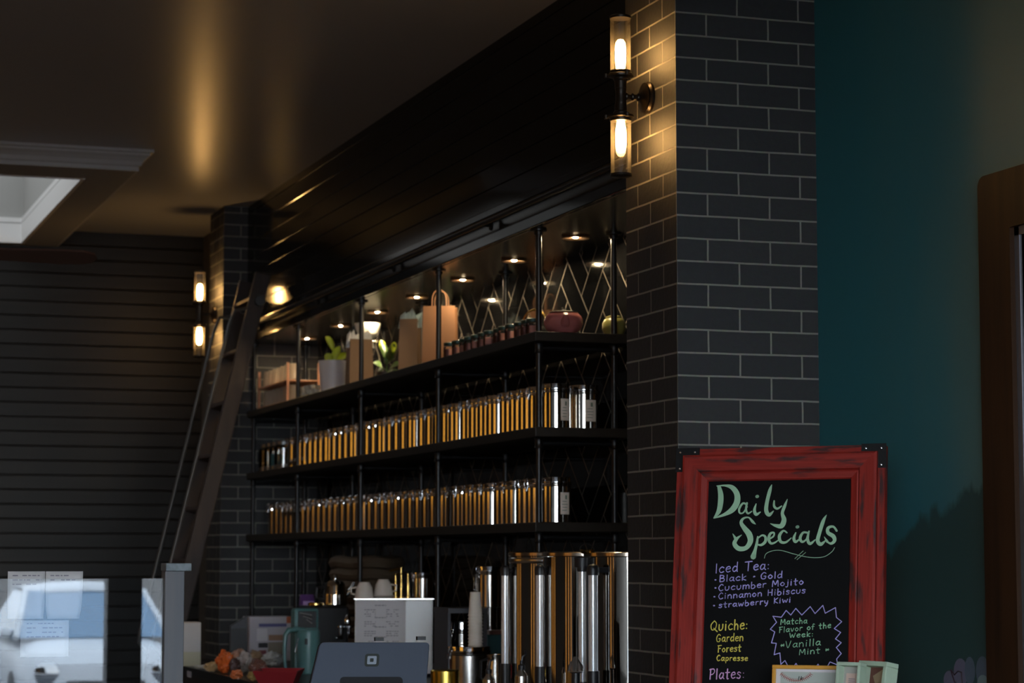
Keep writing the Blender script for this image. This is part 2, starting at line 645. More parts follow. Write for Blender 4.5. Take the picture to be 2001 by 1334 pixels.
# ceiling with the square skylight opening
tr_in0 = at(165, 349, z=3.35)          # near right corner of the opening
tr_in1 = at(35, 489, z=3.35)           # far right corner
OX1, OY0, OY1 = (tr_in0.x + tr_in1.x) / 2, tr_in0.y, min(tr_in1.y, YE - 0.10)
OX0 = -0.35
mb = MB()
mb.box(XL - 0.2, 3.5, YS - 0.2, OY0, CEIL, CEIL + 0.1)
mb.box(XL - 0.2, 3.5, OY1, YE + 0.2, CEIL, CEIL + 0.1)
mb.box(XL - 0.2, OX0, OY0, OY1, CEIL, CEIL + 0.1)
mb.box(OX1, 3.5, OY0, OY1, CEIL, CEIL + 0.1)
structure(mb.build('ceiling', M_CEIL), 'dark grey satin painted ceiling', 'ceiling')

# dropped tray round the skylight, with crown and white inner trim
TX1, TY0, TX0 = 1.865, 11.27, -0.55
tray = thing('ceiling_tray', 'grey boxed ceiling tray with white crown and lit square skylight well', 'ceiling tray', (0, 0, 3.35))
tray['kind'] = 'structure'
mb = MB()
for (a, b, c, d) in ((TX0, TX1, TY0, OY0), (TX0, TX1, OY1, YE), (TX0, OX0, OY0, OY1), (OX1, TX1, OY0, OY1)):
    mb.box(a, b, c, d, 0.0, 0.10)
mb.build('tray_box', M_TRAY, tray)
# crown: stepped profile swept along the near and right sides, mitred
prof = [(0.000, 0.0), (0.012, 0.0), (0.012, 0.020), (0.022, 0.026), (0.030, 0.045), (0.046, 0.062), (0.060, 0.072), (0.060, 0.082), (0.075, 0.086), (0.075, 0.10), (0.0, 0.10)]
vs, fs = [], []
for out, h in prof:
    vs += [(TX0, TY0 - out, h), (TX1 + out, TY0 - out, h), (TX1 + out, YE - 0.01, h)]
n = len(prof)
for i in range(n):
    j = (i + 1) % n
    fs += [(i * 3, i * 3 + 1, j * 3 + 1, j * 3), (i * 3 + 1, i * 3 + 2, j * 3 + 2, j * 3 + 1)]
MB().add(vs, fs).build('crown_moulding', M_TRIMW, tray)
mb = MB()
W = 0.022
for (a, b, c, d) in ((OX0, OX1, OY0, OY0 + W), (OX0, OX1, OY1 - W, OY1), (OX0, OX0 + W, OY0 + W, OY1 - W), (OX1 - W, OX1, OY0 + W, OY1 - W)):
    mb.box(a, b, c, d, -0.004, 0.115)
    mb.box(a, b, c, d, 0.120, 0.150)
mb.build('inner_trim', M_TRIMW2, tray)
mb = MB()
zt = 0.75
mb.add([(OX0, OY0, 0.035), (OX1, OY0, 0.035), (OX1, OY1, 0.035), (OX0, OY1, 0.035), (OX0, OY0, zt), (OX1, OY0, zt), (OX1, OY1, zt), (OX0, OY1, zt)],
       [(0, 1, 5, 4), (1, 2, 6, 5), (2, 3, 7, 6), (3, 0, 4, 7)])
mb.build('well_wall', M_WELLW, tray, solid=0.02)
MB().box(OX0, OX1, OY0, OY1, zt, zt + 0.02).build('skylight_pane', M_SKYL, tray)


def planks(name, x0, x1, y0, y1, z0, z1, normal, pitch, m, groove=0.006, depth=0.006, phase=0.0):
    """horizontal boards with V grooves; the surface faces -x or -y"""
    zs = []
    z = z0 - phase
    while z < z1 + pitch:
        for dz, dd in ((groove, 0.0), (pitch - groove, 0.0), (pitch, depth)):
            zz = z + dz
            if z0 < zz < z1:
                zs.append((zz, dd))
        z += pitch
    zs = [(z0, 0.0)] + zs + [(z1, 0.0)]
    vs, fs = [], []
    for zz, dd in zs:
        if normal == 'x':
            vs += [(x0 + dd, y0, zz), (x0 + dd, y1, zz)]
        else:
            vs += [(x0, y0 + dd, zz), (x1, y0 + dd, zz)]
    for i in range(len(zs) - 1):
        fs.append((2 * i, 2 * i + 1, 2 * i + 3, 2 * i + 2))
    mb = MB().add(vs, fs)
    k = len(mb.v)
    # solid body behind the boards
    if normal == 'x':
        mb.box(x0 + 0.012, x1, y0, y1, z0, z1)
    else:
        mb.box(x0, x1, y0 + 0.012, y1, z0, z1)
    return mb.build(name, m, fix=False)


structure(planks('wall_far', XL, 3.5, YE, YE + 0.15, 0, CEIL, 'y', 0.0885, M_PLANK), 'charcoal horizontal plank wall at the end of the room', 'wall')
structure(MB().box(XB, 3.5, YF1, YE, 0, CEIL).build('wall_return', M_WALL), 'short dark return wall beside the far brick pillar', 'wall')
structure(MB().box(XL - 0.15, XL, YS, YE, 0, CEIL).build('wall_left', M_WALLL), 'grey plaster wall across the room', 'wall')
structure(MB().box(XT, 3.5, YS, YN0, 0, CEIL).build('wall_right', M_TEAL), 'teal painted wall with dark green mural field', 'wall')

# shop front: piers, sill and head around the openings
front = MB()
front.box(XL, 3.1, YS - 0.15, YS, 0, 0.30)
front.box(XL, 3.1, YS - 0.15, YS, 2.90, CEIL)
xs = [XL] + [v for ab in OPENINGS for v in ab] + [3.10]
for i in range(0, len(xs), 2):
    front.box(xs[i], xs[i + 1], YS - 0.15, YS, 0.30, 2.90)
structure(front.build('wall_front', M_CAB), 'shop front wall with tall windows', 'wall')


def brick_uv(x0, y0, zref=2.598):
    def fn(co, n):
        if abs(n.x) > 0.5:
            return ((co.y - y0) * -1.0 + 20 * 0.2032 + 0.1016, co.z - zref + 60 * 0.0681)
        return (co.x - x0 + 20 * 0.2032, co.z - zref + 60 * 0.0681)
    return fn


def pillar(y0, y1, label):
    o = MB().box(XP, XW + 0.02, y0, y1, 0, CEIL).build('wall_pillar', M_BRICK, uvfn=brick_uv(XP, y0))
    structure(o, label, 'pillar')


pillar(YN0, YN1, 'dark brick pillar with pale mortar beside the teal wall')
pillar(YF0, YF1, 'dim far brick pillar behind the ladder')

# herringbone tiled wall behind the shelves
def herringbone():
    w, n = 0.112, 3
    L = n * w
    y0, y1, z0, z1 = YN1, YF0, 0.9, SOFFIT + 0.05
    g = 0.0021
    bev = 0.0016
    ca = math.cos(PI / 4)
    mb = MB()

    def clip(poly):
        for axis, lim, sgn in ((0, y0, 1), (0, y1, -1), (1, z0, 1), (1, z1, -1)):
            out = []
            for i in range(len(poly)):
                p, q = poly[i], poly[(i + 1) % len(poly)]
                pi_, qi = sgn * (p[axis] - lim) >= 0, sgn * (q[axis] - lim) >= 0
                if pi_:
                    out.append(p)
                if pi_ != qi:
                    t = (lim - p[axis]) / (q[axis] - p[axis])
                    out.append((p[0] + t * (q[0] - p[0]), p[1] + t * (q[1] - p[1])))
            poly = out
            if len(poly) < 3:
                return []
        return poly

    def rot(u, v):
        return (y0 + ca * (u - v), z0 + ca * (u + v))
    R = int(9 / w)
    for i in range(-75, 45):
        for k in range(-30, 30):
            for (a, b, du, dv) in ((i + 2 * n * k, i, n, 1), (i + n + 2 * n * k, i - n + 1, 1, n)):
                u0, v0, u1, v1 = a * w + g, b * w + g, (a + du) * w - g, (b + dv) * w - g
                c = rot((u0 + u1) / 2, (v0 + v1) / 2)
                if not (y0 - 0.3 < c[0] < y1 + 0.3 and z0 - 0.3 < c[1] < z1 + 0.3):
                    continue
                tx = random.uniform(-0.0010, 0.0010)
                ty = random.uniform(-0.0010, 0.0010)
                poly = clip([rot(u0, v0), rot(u1, v0), rot(u1, v1), rot(u0, v1)])
                if len(poly) < 3:
                    continue
                m = len(poly)
                cx = sum(p[0] for p in poly) / m
                cy = sum(p[1] for p in poly) / m
                base = [(XW + 0.0005, p[0], p[1]) for p in poly]
                topp = [(XW - 0.0008 + tx * (p[0] - c[0]) * 1.5 + ty * (p[1] - c[1]) * 1.5, cx + (p[0] - cx) * 0.985, cy + (p[1] - cy) * 0.985) for p in poly]
                mb.add(base + topp, [list(range(m, 2 * m))] + [(q, (q + 1) % m, m + (q + 1) % m, m + q) for q in range(m)], 0)
    mb.box(XW, XW + 0.15, y0, y1, 0, z1 + 0.1, 1)
    return mb.build('wall_tile', [M_TILE, M_GROUT], fix=True)


structure(herringbone(), 'glossy black herringbone tiled wall behind the shelves', 'wall')

# bulkhead above the shelves
structure(planks('wall_bulkhead', XB, XW + 0.1, YN1, YF0, 2.79, CEIL, 'x', 0.0885, M_BULK, groove=0.003, depth=0.003), 'glossy black boarded bulkhead above the shelves', 'wall')
bk = MB()
bk.box(XB + 0.02, XW + 0.1, YN1, YF0, SOFFIT, 2.79)
structure(bk.build('trim_1', M_SOFF, bevel=0.003), 'dark boarded soffit under the bulkhead', 'soffit')
lg = MB()
lg.box(XB - 0.022, XB + 0.02, YN1, YF0, 2.762, 2.792)
lg.box(XB - 0.002, XB + 0.02, YN1, YF0, SOFFIT + 0.001, 2.705)
structure(lg.build('trim_2', M_BULK, bevel=0.004), 'black ledge moulding along the foot of the bulkhead', 'trim')

# door in the teal wall
p_top = at(1945, 345, x=XT)
DY1, DZ = 5.265, p_top.z + 0.008
DW = 0.155           # casing width
DY0 = DY1 - 1.25
dr = thing('door_1', 'door with rounded dark wooden casing in the teal wall', 'door', (XT, DY1, 0))
dr['kind'] = 'structure'
mb = MB()


def rounded_frame(y0, y1, z1, wid, th, rad):
    """arched-corner casing in the yz plane as two loops"""
    def loop(inset, r):
        pts = [(y1 - inset, 0)]
        cy, cz = y1 - inset - r, z1 - inset - r
        for k in range(7):
            a = k / 6 * PI / 2
            pts.append((cy + r * math.cos(a), cz + r * math.sin(a)))
        cy = y0 + inset + r
        for k in range(7):
            a = PI / 2 + k / 6 * PI / 2
            pts.append((cy + r * math.cos(a), cz + r * math.sin(a)))
        pts.append((y0 + inset, 0))
        return pts
    A, B = loop(0, rad), loop(wid, 0.004)
    n = len(A)
    vs = [(0, a, b) for a, b in A] + [(-th, a * 0.999, b * 0.9985) for a, b in A] + [(-th, a, b) for a, b in B] + [(0.02, a, b) for a, b in B]
    fs = []
    for i in range(n - 1):
        for r0 in range(3):
            fs.append((r0 * n + i, r0 * n + i + 1, (r0 + 1) * n + i + 1, (r0 + 1) * n + i))
    return vs, fs


vs, fs = rounded_frame(DY0 - DY1, 0, DZ, DW, 0.022, 0.03)
MB().add(vs, fs).build('casing', M_CASING, dr)
i0 = -DW
mb = MB().box(-0.008, 0.004, i0 - 0.022, i0, 0, DZ - DW)
mb.box(-0.008, 0.004, DY0 - DY1 + DW, i0, DZ - DW - 0.022, DZ - DW)
mb.build('metal_stop', M_ALU, dr)
mb = MB().box(-0.004, -0.001, DY0 - DY1 + DW, i0 - 0.02, 0.02, DZ - DW - 0.02)
mb.build('door_panel', M_DARKGLASS, dr)

# mural flowers low on the teal wall, painted flat
mur = thing('mural_flower', 'painted lilac and slate petals low on the teal wall by the door', 'mural', (XT - 0.0012, 0, 0))


def petal(px, py, w, h, m, lift):
    c = at(px, py, x=XT)
    s = c.y / 1340 * 0.0 + 0.00118
    pts = []
    for k in range(18):
        a = 2 * PI * k / 18
        rx = w / 2 * math.cos(a)
        rz = h / 2 * math.sin(a)
        pts.append((0, c.y - rx * s * 2.1, c.z + rz * s))
    MB().add([(lift, p[1], p[2]) for p in pts], [list(range(18))]).build('petal', m, mur)


petal(1856, 1330, 26, 46, M_PETAL1, 0.0004)
petal(1878, 1313, 30, 62, M_PETAL1, 0.0002)
petal(1896, 1310, 22, 62, M_PETAL2, 0.0)
petal(1921, 1312, 28, 68, M_PETAL2, 0.0002)
petal(1942, 1312, 26, 62, M_PETAL1, 0.0)
petal(1935, 1330, 26, 50, M_PETAL2, -0.0002)
petal(1922, 1336, 24, 40, M_PETAL3, -0.0004)
pl = [at(a, b, x=XT) for a, b in ((1859, 1308), (1862, 1318), (1868, 1336))]
p2 = [at(a, b, x=XT) for a, b in ((1860, 1309), (1866, 1318), (1873, 1311), (1880, 1313), (1882, 1336))]
mb = MB().tube([(-0.0006, p.y, p.z) for p in pl], 0.0022, 4).tube([(-0.0006, p.y, p.z) for p in p2], 0.0022, 4)
mb.build('outline', M_MURALLINE, mur)

# street outside
o = MB().box(-25, 30, -45, YS - 0.15, -0.6, -0.45).build('street_ground', M_ASPHALT)
structure(o, 'grey street outside the shop front', 'street')

o = MB().box(-30, 30, -34, -32, -0.45, 1.45).build('low_street_building', mat('beige_render', (0.22, 0.21, 0.20), 0.8))  # building opposite, cut to wall height so daylight reaches the windows
structure(o, 'beige building across the street, cut low to pass daylight', 'wall')

# ------------------------------------------------------------------ wall sconces
def make_sconce(label, loc):
    t = thing('wall_sconce', label, 'wall lamp', loc, 0, 'double tube wall lamps')
    MX = Matrix.Rotation(-PI / 2, 4, 'Y')          # lathe axis towards -x
    arm = -0.093
    MB().lathe([(0.050, 0.0), (0.050, 0.008), (0.044, 0.014), (0.046, 0.018), (0.020, 0.024), (0.012, 0.030)], 32, M=MX).build('backplate', M_BRONZE, t)
    mb = MB().tube([(-0.02, 0, 0), (arm, 0, 0)], 0.0075, 12)
    for x in (-0.036, -0.055, -0.075):
        mb.lathe([(0.0105, -0.004), (0.012, 0), (0.0105, 0.004)], 16, M=Matrix.Translation((x, 0, 0)) @ MX)
    mb.lathe([(0.016, -0.028), (0.0175, -0.02), (0.016, -0.012), (0.016, 0.012), (0.0175, 0.02), (0.016, 0.028)], 20, (arm, 0, 0))
    mb.build('arm', M_BRONZE, t)
    for s in (1, -1):
        S = Matrix.Translation((arm, 0, 0)) @ Matrix.Diagonal((1, 1, s, 1))
        k = MB()
        k.lathe([(0.018, 0.024), (0.019, 0.046), (0.023, 0.050), (0.023, 0.056), (0.040, 0.060), (0.041, 0.066), (0.034, 0.070), (0.033, 0.078), (0.018, 0.079)], 28, M=S)
        for a in (0.6, 2.7, 4.8):
            k.lathe([(0.006, -0.006), (0.006, 0.006)], 8, M=S @ Matrix.Translation((0.045 * math.cos(a), 0.045 * math.sin(a), 0.064)))
        k.build('socket_cup', M_BRONZE, t)
        MB().lathe([(0.0315, 0.072), (0.0315, 0.244)], 32, M=S, close=False).build('glass_shade', G_SHADE, t)
        c = MB()
        c.lathe([(0.0330, 0.240), (0.0335, 0.247), (0.030, 0.250), (0.0, 0.251)], 28, M=S)
        c.build('end_cap', M_BRONZE, t)
        b = MB().lathe([(0.0, 0.079), (0.012, 0.080), (0.013, 0.088), (0.0155, 0.100), (0.0165, 0.115), (0.0165, 0.150), (0.0145, 0.165), (0.009, 0.174), (0.0, 0.177)], 20, M=S)
        b.build('bulb', M_BULB, t)
    return t


s0 = make_sconce('lit double tube sconce on the large brick pillar', (XP, 6.462, 2.852))
copy_thing(s0, (XP, 13.101, 2.845), 0, 'lit double tube sconce on the far pillar left of the ladder')

# ------------------------------------------------------------------ pipe shelving
PIPES_Y = [7.99, 9.26, 10.515, 11.79, 12.86]
XPF, XPB = 2.82, 3.118
sh = thing('pipe_shelving', 'long black iron pipe shelving with three dark wooden shelves', 'shelves', (XPF, 7.99, CTR))


def L3(x, y, z):
    return (x - XPF, y - 7.99, z - CTR)


for z in (Z1, Z2, Z3):
    a, b = L3(2.785, 7.93, z - 0.036), L3(3.18, YF0 - 0.01, z - 0.0007)
    MB().box(a[0], b[0], a[1], b[1], a[2], b[2]).build('shelf_board', M_SHELF, sh, bevel=0.003)
for y in PIPES_Y:
    for x in (XPF, XPB):
        p = MB()
        p.tube([L3(x, y, CTR), L3(x, y, SOFFIT)], 0.0115, 12)
        p.build('pipe', M_IRON, sh)
        c = L3(x, y, CTR)
        zt = SOFFIT - CTR
        MB().lathe([(0.030, 0.0), (0.030, 0.006), (0.016, 0.008), (0.016, 0.02)], 16, (c[0], c[1], 0)).build('pipe_flange', M_IRON, sh)
        MB().lathe([(0.016, zt - 0.020), (0.016, zt - 0.008), (0.030, zt - 0.006), (0.030, zt)], 16, (c[0], c[1], 0)).build('pipe_flange', M_IRON, sh)
        for z in (Z1, Z2, Z3):
            zz = z - 0.036 - CTR
            MB().lathe([(0.0155, zz - 0.040), (0.0175, zz - 0.036), (0.0155, zz - 0.030), (0.0155, zz - 0.010), (0.0175, zz - 0.004), (0.0155, zz)], 14, (c[0], c[1], 0)).build('pipe_collar', M_IRON, sh)
    for z in (Z1, Z2, Z3):
        MB().tube([L3(XPF, y, z - 0.056), L3(XPB, y, z - 0.056)], 0.0095, 10).build('cross_pipe', M_IRON, sh)

# ladder rail along the bulkhead
rl = thing('ladder_rail', 'black pipe rail for the ladder along the bulkhead foot', 'rail', (XB - 0.05, 6.8, 2.735))
MB().tube([(0, 0, 0), (0, 6.05, 0)], 0.0125, 12).build('rail_pipe', M_IRON, rl)
for k in range(5):
    y = 0.25 + k * 1.38
    MB().tube([(0, y, 0), (0.05, y, 0)], 0.009, 10).lathe([(0.022, -0.006), (0.022, 0.0)], 16, M=Matrix.Translation((0.052, y, 0)) @ Matrix.Rotation(PI / 2, 4, 'Y')).build('rail_bracket', M_IRON, rl)

# rolling ladder
def lx(z):
    return 2.655 + (z - 2.93) * 0.2345


ld = thing('rolling_ladder', 'dark wooden library ladder with thin metal handrails leaning against the bulkhead', 'ladder', (lx(0), 11.94, 0))
X0, Y0 = lx(0), 11.94
LA = math.atan(0.2345)
LM = Matrix.Rotation(LA, 4, 'Y')
LEN = 2.95 / math.cos(LA)
for dy in (0.0, 0.40):
    MB().box(-0.042, 0.042, dy - 0.014, dy + 0.014, 0.06, LEN, M=LM).build('stile', M_LADDER, ld, bevel=0.004)
for k in range(10):
    s = 0.32 + k * 0.285
    MB().box(-0.036, 0.036, 0.014, 0.386, s - 0.011, s + 0.011, M=LM @ Matrix.Translation((0, 0, 0)) ).build('rung', M_LADDER, ld, bevel=0.003)
for dy in (0.0, 0.40):
    pts = [(-0.03, dy, 0.95), (-0.105, dy, 1.0), (-0.112, dy, 1.06), (-0.112, dy, 2.72), (-0.100, dy, 2.80), (-0.03, dy, 2.83)]
    MB().tube([LM @ Vector(p) for p in pts], 0.0085, 10).build('handrail', mat('dull_pewter', (0.10, 0.095, 0.09), 0.4, metal=0.8), ld)
    hk = MB().tube([LM @ Vector(p) for p in ((0.03, dy, LEN - 0.22), (0.055, dy, LEN - 0.20), (0.06, dy, LEN - 0.14))], 0.008, 8)
    hk.lathe([(0.028, -0.011), (0.03, 0), (0.028, 0.011)], 20, M=LM @ Matrix.Translation((0.012, dy - 0.03, LEN - 0.15)) @ Matrix.Rotation(PI / 2, 4, 'X'))
    hk.build('top_roller', M_IRON, ld)
    wz = MB().lathe([(0.045, -0.014), (0.047, 0), (0.045, 0.014)], 20, M=Matrix.Translation((0.02, dy, 0.047)) @ Matrix.Rotation(PI / 2, 4, 'X'))
    wz.build('floor_wheel', M_BLACK, ld)

# recessed spotlights in the soffit
def make_spot(loc, label):
    t = thing('soffit_spotlight', label, 'spotlight', loc, 0, 'spotlights under the bulkhead')
    MB().lathe([(0.014, 0.0), (0.018, -0.003), (0.030, -0.006), (0.048, -0.0085), (0.053, -0.0085), (0.054, -0.006), (0.052, 0.0)], 32, close=False).build('trim_ring', M_COPPER, t)
    MB().lathe([(0.0, -0.006), (0.007, -0.0055), (0.010, -0.003), (0.011, 0.0)], 20).build('lens', M_LENS, t)
    return t


sp_px = [(1125, 462), (1001, 507), (904, 545), (817, 579), (737, 608), (665, 635), (605, 660)]
SPY = [at(px, py, z=SOFFIT).y for px, py in sp_px]
w7 = ['nearest the brick pillar', 'second from the brick pillar', 'third from the brick pillar', 'middle one of the row of seven', 'third from the ladder', 'second from the ladder', 'nearest the ladder']
sp0 = None
for y, wd in zip(SPY, w7):
    lab = 'small round spotlight under the bulkhead, ' + wd
    if sp0 is None:
        sp0 = make_spot((3.015, y, SOFFIT - 0.0005), lab)
    else:
        copy_thing(sp0, (3.015, y, SOFFIT - 0.0005), 0, lab)

# ------------------------------------------------------------------ canisters
CR, CH = 0.0545, 0.168


def make_canister(name, label, cat, loc, R=CR, H=CH, group=None, sticker=None, body=None, rz=0.0):
    t = thing(name, label, cat, loc, rz, group)
    h1 = H * 0.84
    MB().lathe([(R - 0.003, 0.0), (R, 0.002), (R, h1 - 0.006), (R + 0.0015, h1 - 0.004), (R + 0.0015, h1)], 40).build('body', body or M_STEEL, t)
    MB().lathe([(R + 0.001, h1 + 0.0005), (R + 0.0025, h1 + 0.004), (R + 0.0025, h1 + 0.009), (R - 0.001, h1 + 0.011), (R - 0.002, H - 0.006), (R + 0.0005, H - 0.005), (R, H - 0.001), (R - 0.004, H), (0.0, H)], 40).build('lid', M_CHROME, t)
    # wire bail and latch on the room side
    k = MB()
    k.tube([(-R - 0.003, -0.013, h1 - 0.004), (-R - 0.006, -0.013, h1 + 0.006), (-R - 0.005, -0.011, H - 0.003), (-R + 0.006, 0.0, H + 0.002), (-R - 0.005, 0.011, H - 0.003), (-R - 0.006, 0.013, h1 + 0.006), (-R - 0.003, 0.013, h1 - 0.004)], 0.0012, 6)
    k.tube([(-R - 0.004, -0.011, h1 - 0.003), (-R - 0.008, -0.008, h1 - 0.020), (-R - 0.008, 0.008, h1 - 0.020), (-R - 0.004, 0.011, h1 - 0.003)], 0.0013, 6)
    k.box(-R - 0.0045, -R + 0.001, -0.013, 0.013, h1 - 0.008, h1 - 0.001)
    k.build('clamp', M_CHROME, t)
    if sticker:
        add_sticker(t, R, H, *sticker)
    return t


def curved_patch(R, a0, a1, z0, z1, n=8):
    vs, fs = [], []
    for i in range(n + 1):
        a = a0 + (a1 - a0) * i / n
        vs += [(R * math.cos(a), R * math.sin(a), z0), (R * math.cos(a), R * math.sin(a), z1)]
    for i in range(n):
        fs.append((2 * i, 2 * i + 2, 2 * i + 3, 2 * i + 1))
    return vs, fs


def add_sticker(t, R, H, ang, half, z0=0.18, z1=0.66, emblem=True):
    vs, fs = curved_patch(R + 0.0006, ang - half, ang + half, H * z0, H * z1)
    lab = MB().add(vs, fs, 0, True).build('paper_label', M_PAPERC, t, fix=False)
    m = MB()
    if emblem:
        vs, fs = curved_patch(R + 0.0012, ang - half * 0.05, ang + half * 0.35, H * (z1 - 0.15), H * (z1 - 0.06), 4)
        m.add(vs, fs)
    for q in range(4):
        zz = H * (z0 + 0.08 + 0.065 * q)
        vs, fs = curved_patch(R + 0.0011, ang - half * (0.7 - 0.1 * (q % 2)), ang + half * (0.3 + 0.1 * (q % 3)), zz, zz + H * 0.014, 4)
        m.add(vs, fs)
    m.build('print', mat('grey_green_print', (0.20, 0.25, 0.17), 0.8), lab, fix=False)


def can_row(z, ys, word, stickers, x=2.915):
    first = None
    for i, y in enumerate(ys):
        n = i + 1
        lab = 'steel clamp-lid tea canister on the %s, %s from the pillar end' % (word, ORD[n] if n > 1 else 'first')
        rz = random.uniform(-0.25, 0.25)
        if i in stickers:
            a, hf = stickers[i]
            make_canister('tea_canister', lab.replace('steel', 'paper-labelled steel'), 'canister', (x, y, z), group='tea canisters on the ' + word, sticker=(a - rz, hf), rz=rz)
        elif first is None:
            first = make_canister('tea_canister', lab, 'canister', (x, y, z), group='tea canisters on the ' + word, rz=rz)
        else:
            copy_thing(first, (x, y, z), rz, lab)


FACE = math.radians(-(90 + 18))     # towards the viewer
def run(y0, n, gaps):
    out, y = [], y0
    for k in range(n):
        out.append(y)
        y += 0.1155 + gaps.get(k, 0.0)
    return out


ys2 = run(8.065, 33, {0: 0.04, 4: 0.05, 8: 0.05, 13: 0.06, 17: 0.05, 21: 0.06, 25: 0.05, 30: 0.07})
can_row(Z2, ys2, 'middle shelf', {0: (FACE + 0.62, 0.34), 4: (FACE + 0.15, 0.35), 17: (FACE + 0.1, 0.4), 25: (FACE - 0.1, 0.4), 30: (FACE - 0.1, 0.4)})
ys3 = run(8.065, 38, {0: 0.07, 2: 0.04, 4: 0.06, 10: 0.03, 20: 0.05, 24: 0.03, 31: 0.04, 37: 0.06})
can_row(Z3, ys3, 'lowest shelf', {0: (FACE + 0.62, 0.38), 1: (FACE + 0.2, 0.42), 9: (FACE + 0.1, 0.4), 28: (FACE + 0.2, 0.4)})
c = make_canister('tea_canister', 'paper-labelled steel canister behind the nearest one on the middle shelf', 'canister', (3.040, 8.10, Z2), group='tea canisters in the back row', sticker=(FACE + 0.42, 0.42))
make_canister('tea_canister', 'dark labelled canister tucked furthest back by the tiles on the middle shelf', 'canister', (3.045, 8.225, Z2), group='tea canisters in the back row', sticker=(FACE + 0.9, 0.4))

# ------------------------------------------------------------------ top shelf objects
def leaf(mb, p0, p1, width, droop=0.0, mi=0, n=6):
    p0, p1 = Vector(p0), Vector(p1)
    d = p1 - p0
    side = d.cross(Vector((-math.sin(YAW), -math.cos(YAW), 0.2))).normalized()
    vs, fs = [], []
    for i in range(n + 1):
        t = i / n
        w = width * max(0.0, math.sin(PI * (0.08 + 0.92 * t))) ** 0.8
        c = p0 + d * t + Vector((0, 0, 4 * droop * t * (1 - t)))
        vs += [c - side * w + Vector((0, 0, w * 0.3)), c, c + side * w + Vector((0, 0, w * 0.3))]
    for i in range(n):
        for k in range(2):
            fs.append((i * 3 + k, i * 3 + k + 1, i * 3 + 3 + k + 1, i * 3 + 3 + k))
    mb.add(vs, fs, mi, True)


def sc_at(px, py, x):
    p = at(px, py, x=x)
    return p


# white flower pot with young plant
yp = y_for(648, 2.885)
pt = thing('potted_plant', 'small white flower pot with bright green shoots on the top shelf', 'plant', (2.885, yp, Z1))
MB().lathe([(0.058, 0.0), (0.060, 0.003), (0.074, 0.158), (0.075, 0.164), (0.071, 0.164), (0.066, 0.12)], 36, close=False).build('pot', M_POT, pt)
MB().lathe([(0.0, 0.150), (0.070, 0.150)], 24, close=False).build('soil', M_SOIL, pt)
mb = MB()
u = 1 / 385.0
def pl(px, py, d=0.0):
    p = at(px, py, y=yp + d)
    return (p.x - 2.885, p.y - yp, p.z - Z1)
leaf(mb, pl(652, 686), pl(636, 657), 0.016, 0.012)
leaf(mb, pl(650, 708), pl(664, 676), 0.020, 0.004)
leaf(mb, pl(646, 712), pl(638, 690), 0.022, 0.004)
leaf(mb, pl(656, 710), pl(680, 690), 0.018, 0.006)
leaf(mb, pl(650, 706), pl(676, 700, 0.03), 0.016, 0.01)
mb.build('foliage', M_LEAF, pt, solid=0.001)
MB().tube([pl(648, 712), pl(650, 695), pl(652, 686)], 0.003, 6).build('stem', M_LEAF, pt)


def make_bag(label, px0, px1, pyt, x, depth, h, m, tissue=None, handles=True, rz=0.0, grp='paper gift bags on the top shelf', tint=None, name='paper_gift_bag'):
    """front of the bag faces -y with its width along x ... narrow gusset side towards the room"""
    y = y_for((px0 + px1) / 2, x)
    t = thing(name, label, 'paper bag', (x, y, Z1), rz, grp)
    dist = math.hypot(x, y)
    w = (px1 - px0) / F * dist
    hw, hd = w / 2, depth / 2
    vs = [(-hw, -hd, 0), (hw, -hd, 0), (hw, hd, 0), (-hw, hd, 0),
          (-hw + 0.004, -hd + 0.012, h), (hw - 0.004, -hd + 0.012, h), (hw - 0.004, hd - 0.012, h), (-hw + 0.004, hd - 0.012, h),
          (-hw + 0.016, 0, h * 0.97), (hw - 0.016, 0, h * 0.97), (-hw, 0, 0), (hw, 0, 0)]
    fs = [(0, 1, 5, 4), (2, 3, 7, 6), (1, 11, 9, 5), (11, 2, 6, 9), (3, 10, 8, 7), (10, 0, 4, 8), (0, 10, 11, 1), (10, 3, 2, 11)]
    MB().add(vs, fs).build('bag_body', m, t, solid=0.0012)
    if handles:
        for yy in (-hd + 0.014, hd - 0.014):
            pts = [(-hw * 0.42, yy, h - 0.02)]
            for k in range(9):
                a = PI - k / 8 * PI
                pts.append((hw * 0.42 * math.cos(a), yy, h + 0.03 + 0.042 * math.sin(a)))
            pts.append((hw * 0.42, yy, h - 0.02))
            MB().tube(pts, 0.0028, 6).build('handle', M_KRAFT if m is not M_KRAFTO else M_KRAFTO, t)
    if tissue:
        mb = MB()
        rnd = random.Random(len(label))
        for k in range(7):
            a = -hw * 0.8 + k * hw * 1.6 / 6
            hh = rnd.uniform(0.025, 0.06)
            mb.add([(a - 0.02, rnd.uniform(-0.02, 0.02), h - 0.04), (a + 0.022, rnd.uniform(-0.02, 0.02), h - 0.04), (a + rnd.uniform(-0.01, 0.02), rnd.uniform(-0.02, 0.02), h + hh), (a - 0.012, 0.01, h + hh * 0.55)], [(0, 1, 2, 3)])
        mb.build('tissue_paper', tissue, t, solid=0.001)
    return t


make_bag('brown paper bag with white tissue beside the white flower pot', 676, 724, 660, 2.90, 0.085, 0.232, M_KRAFT, M_TISSUE, False)
make_bag('brown paper bag with pale blue tissue left of the orange bag', 780, 819, 625, 2.945, 0.075, 0.262, M_KRAFT, M_TISSUEB, False, rz=-0.55)
make_bag('large orange-brown paper bag with looped handles next to a shelf pipe', 826, 892, 600, 2.955, 0.10, 0.275, M_KRAFTO, None, True, rz=-0.45)

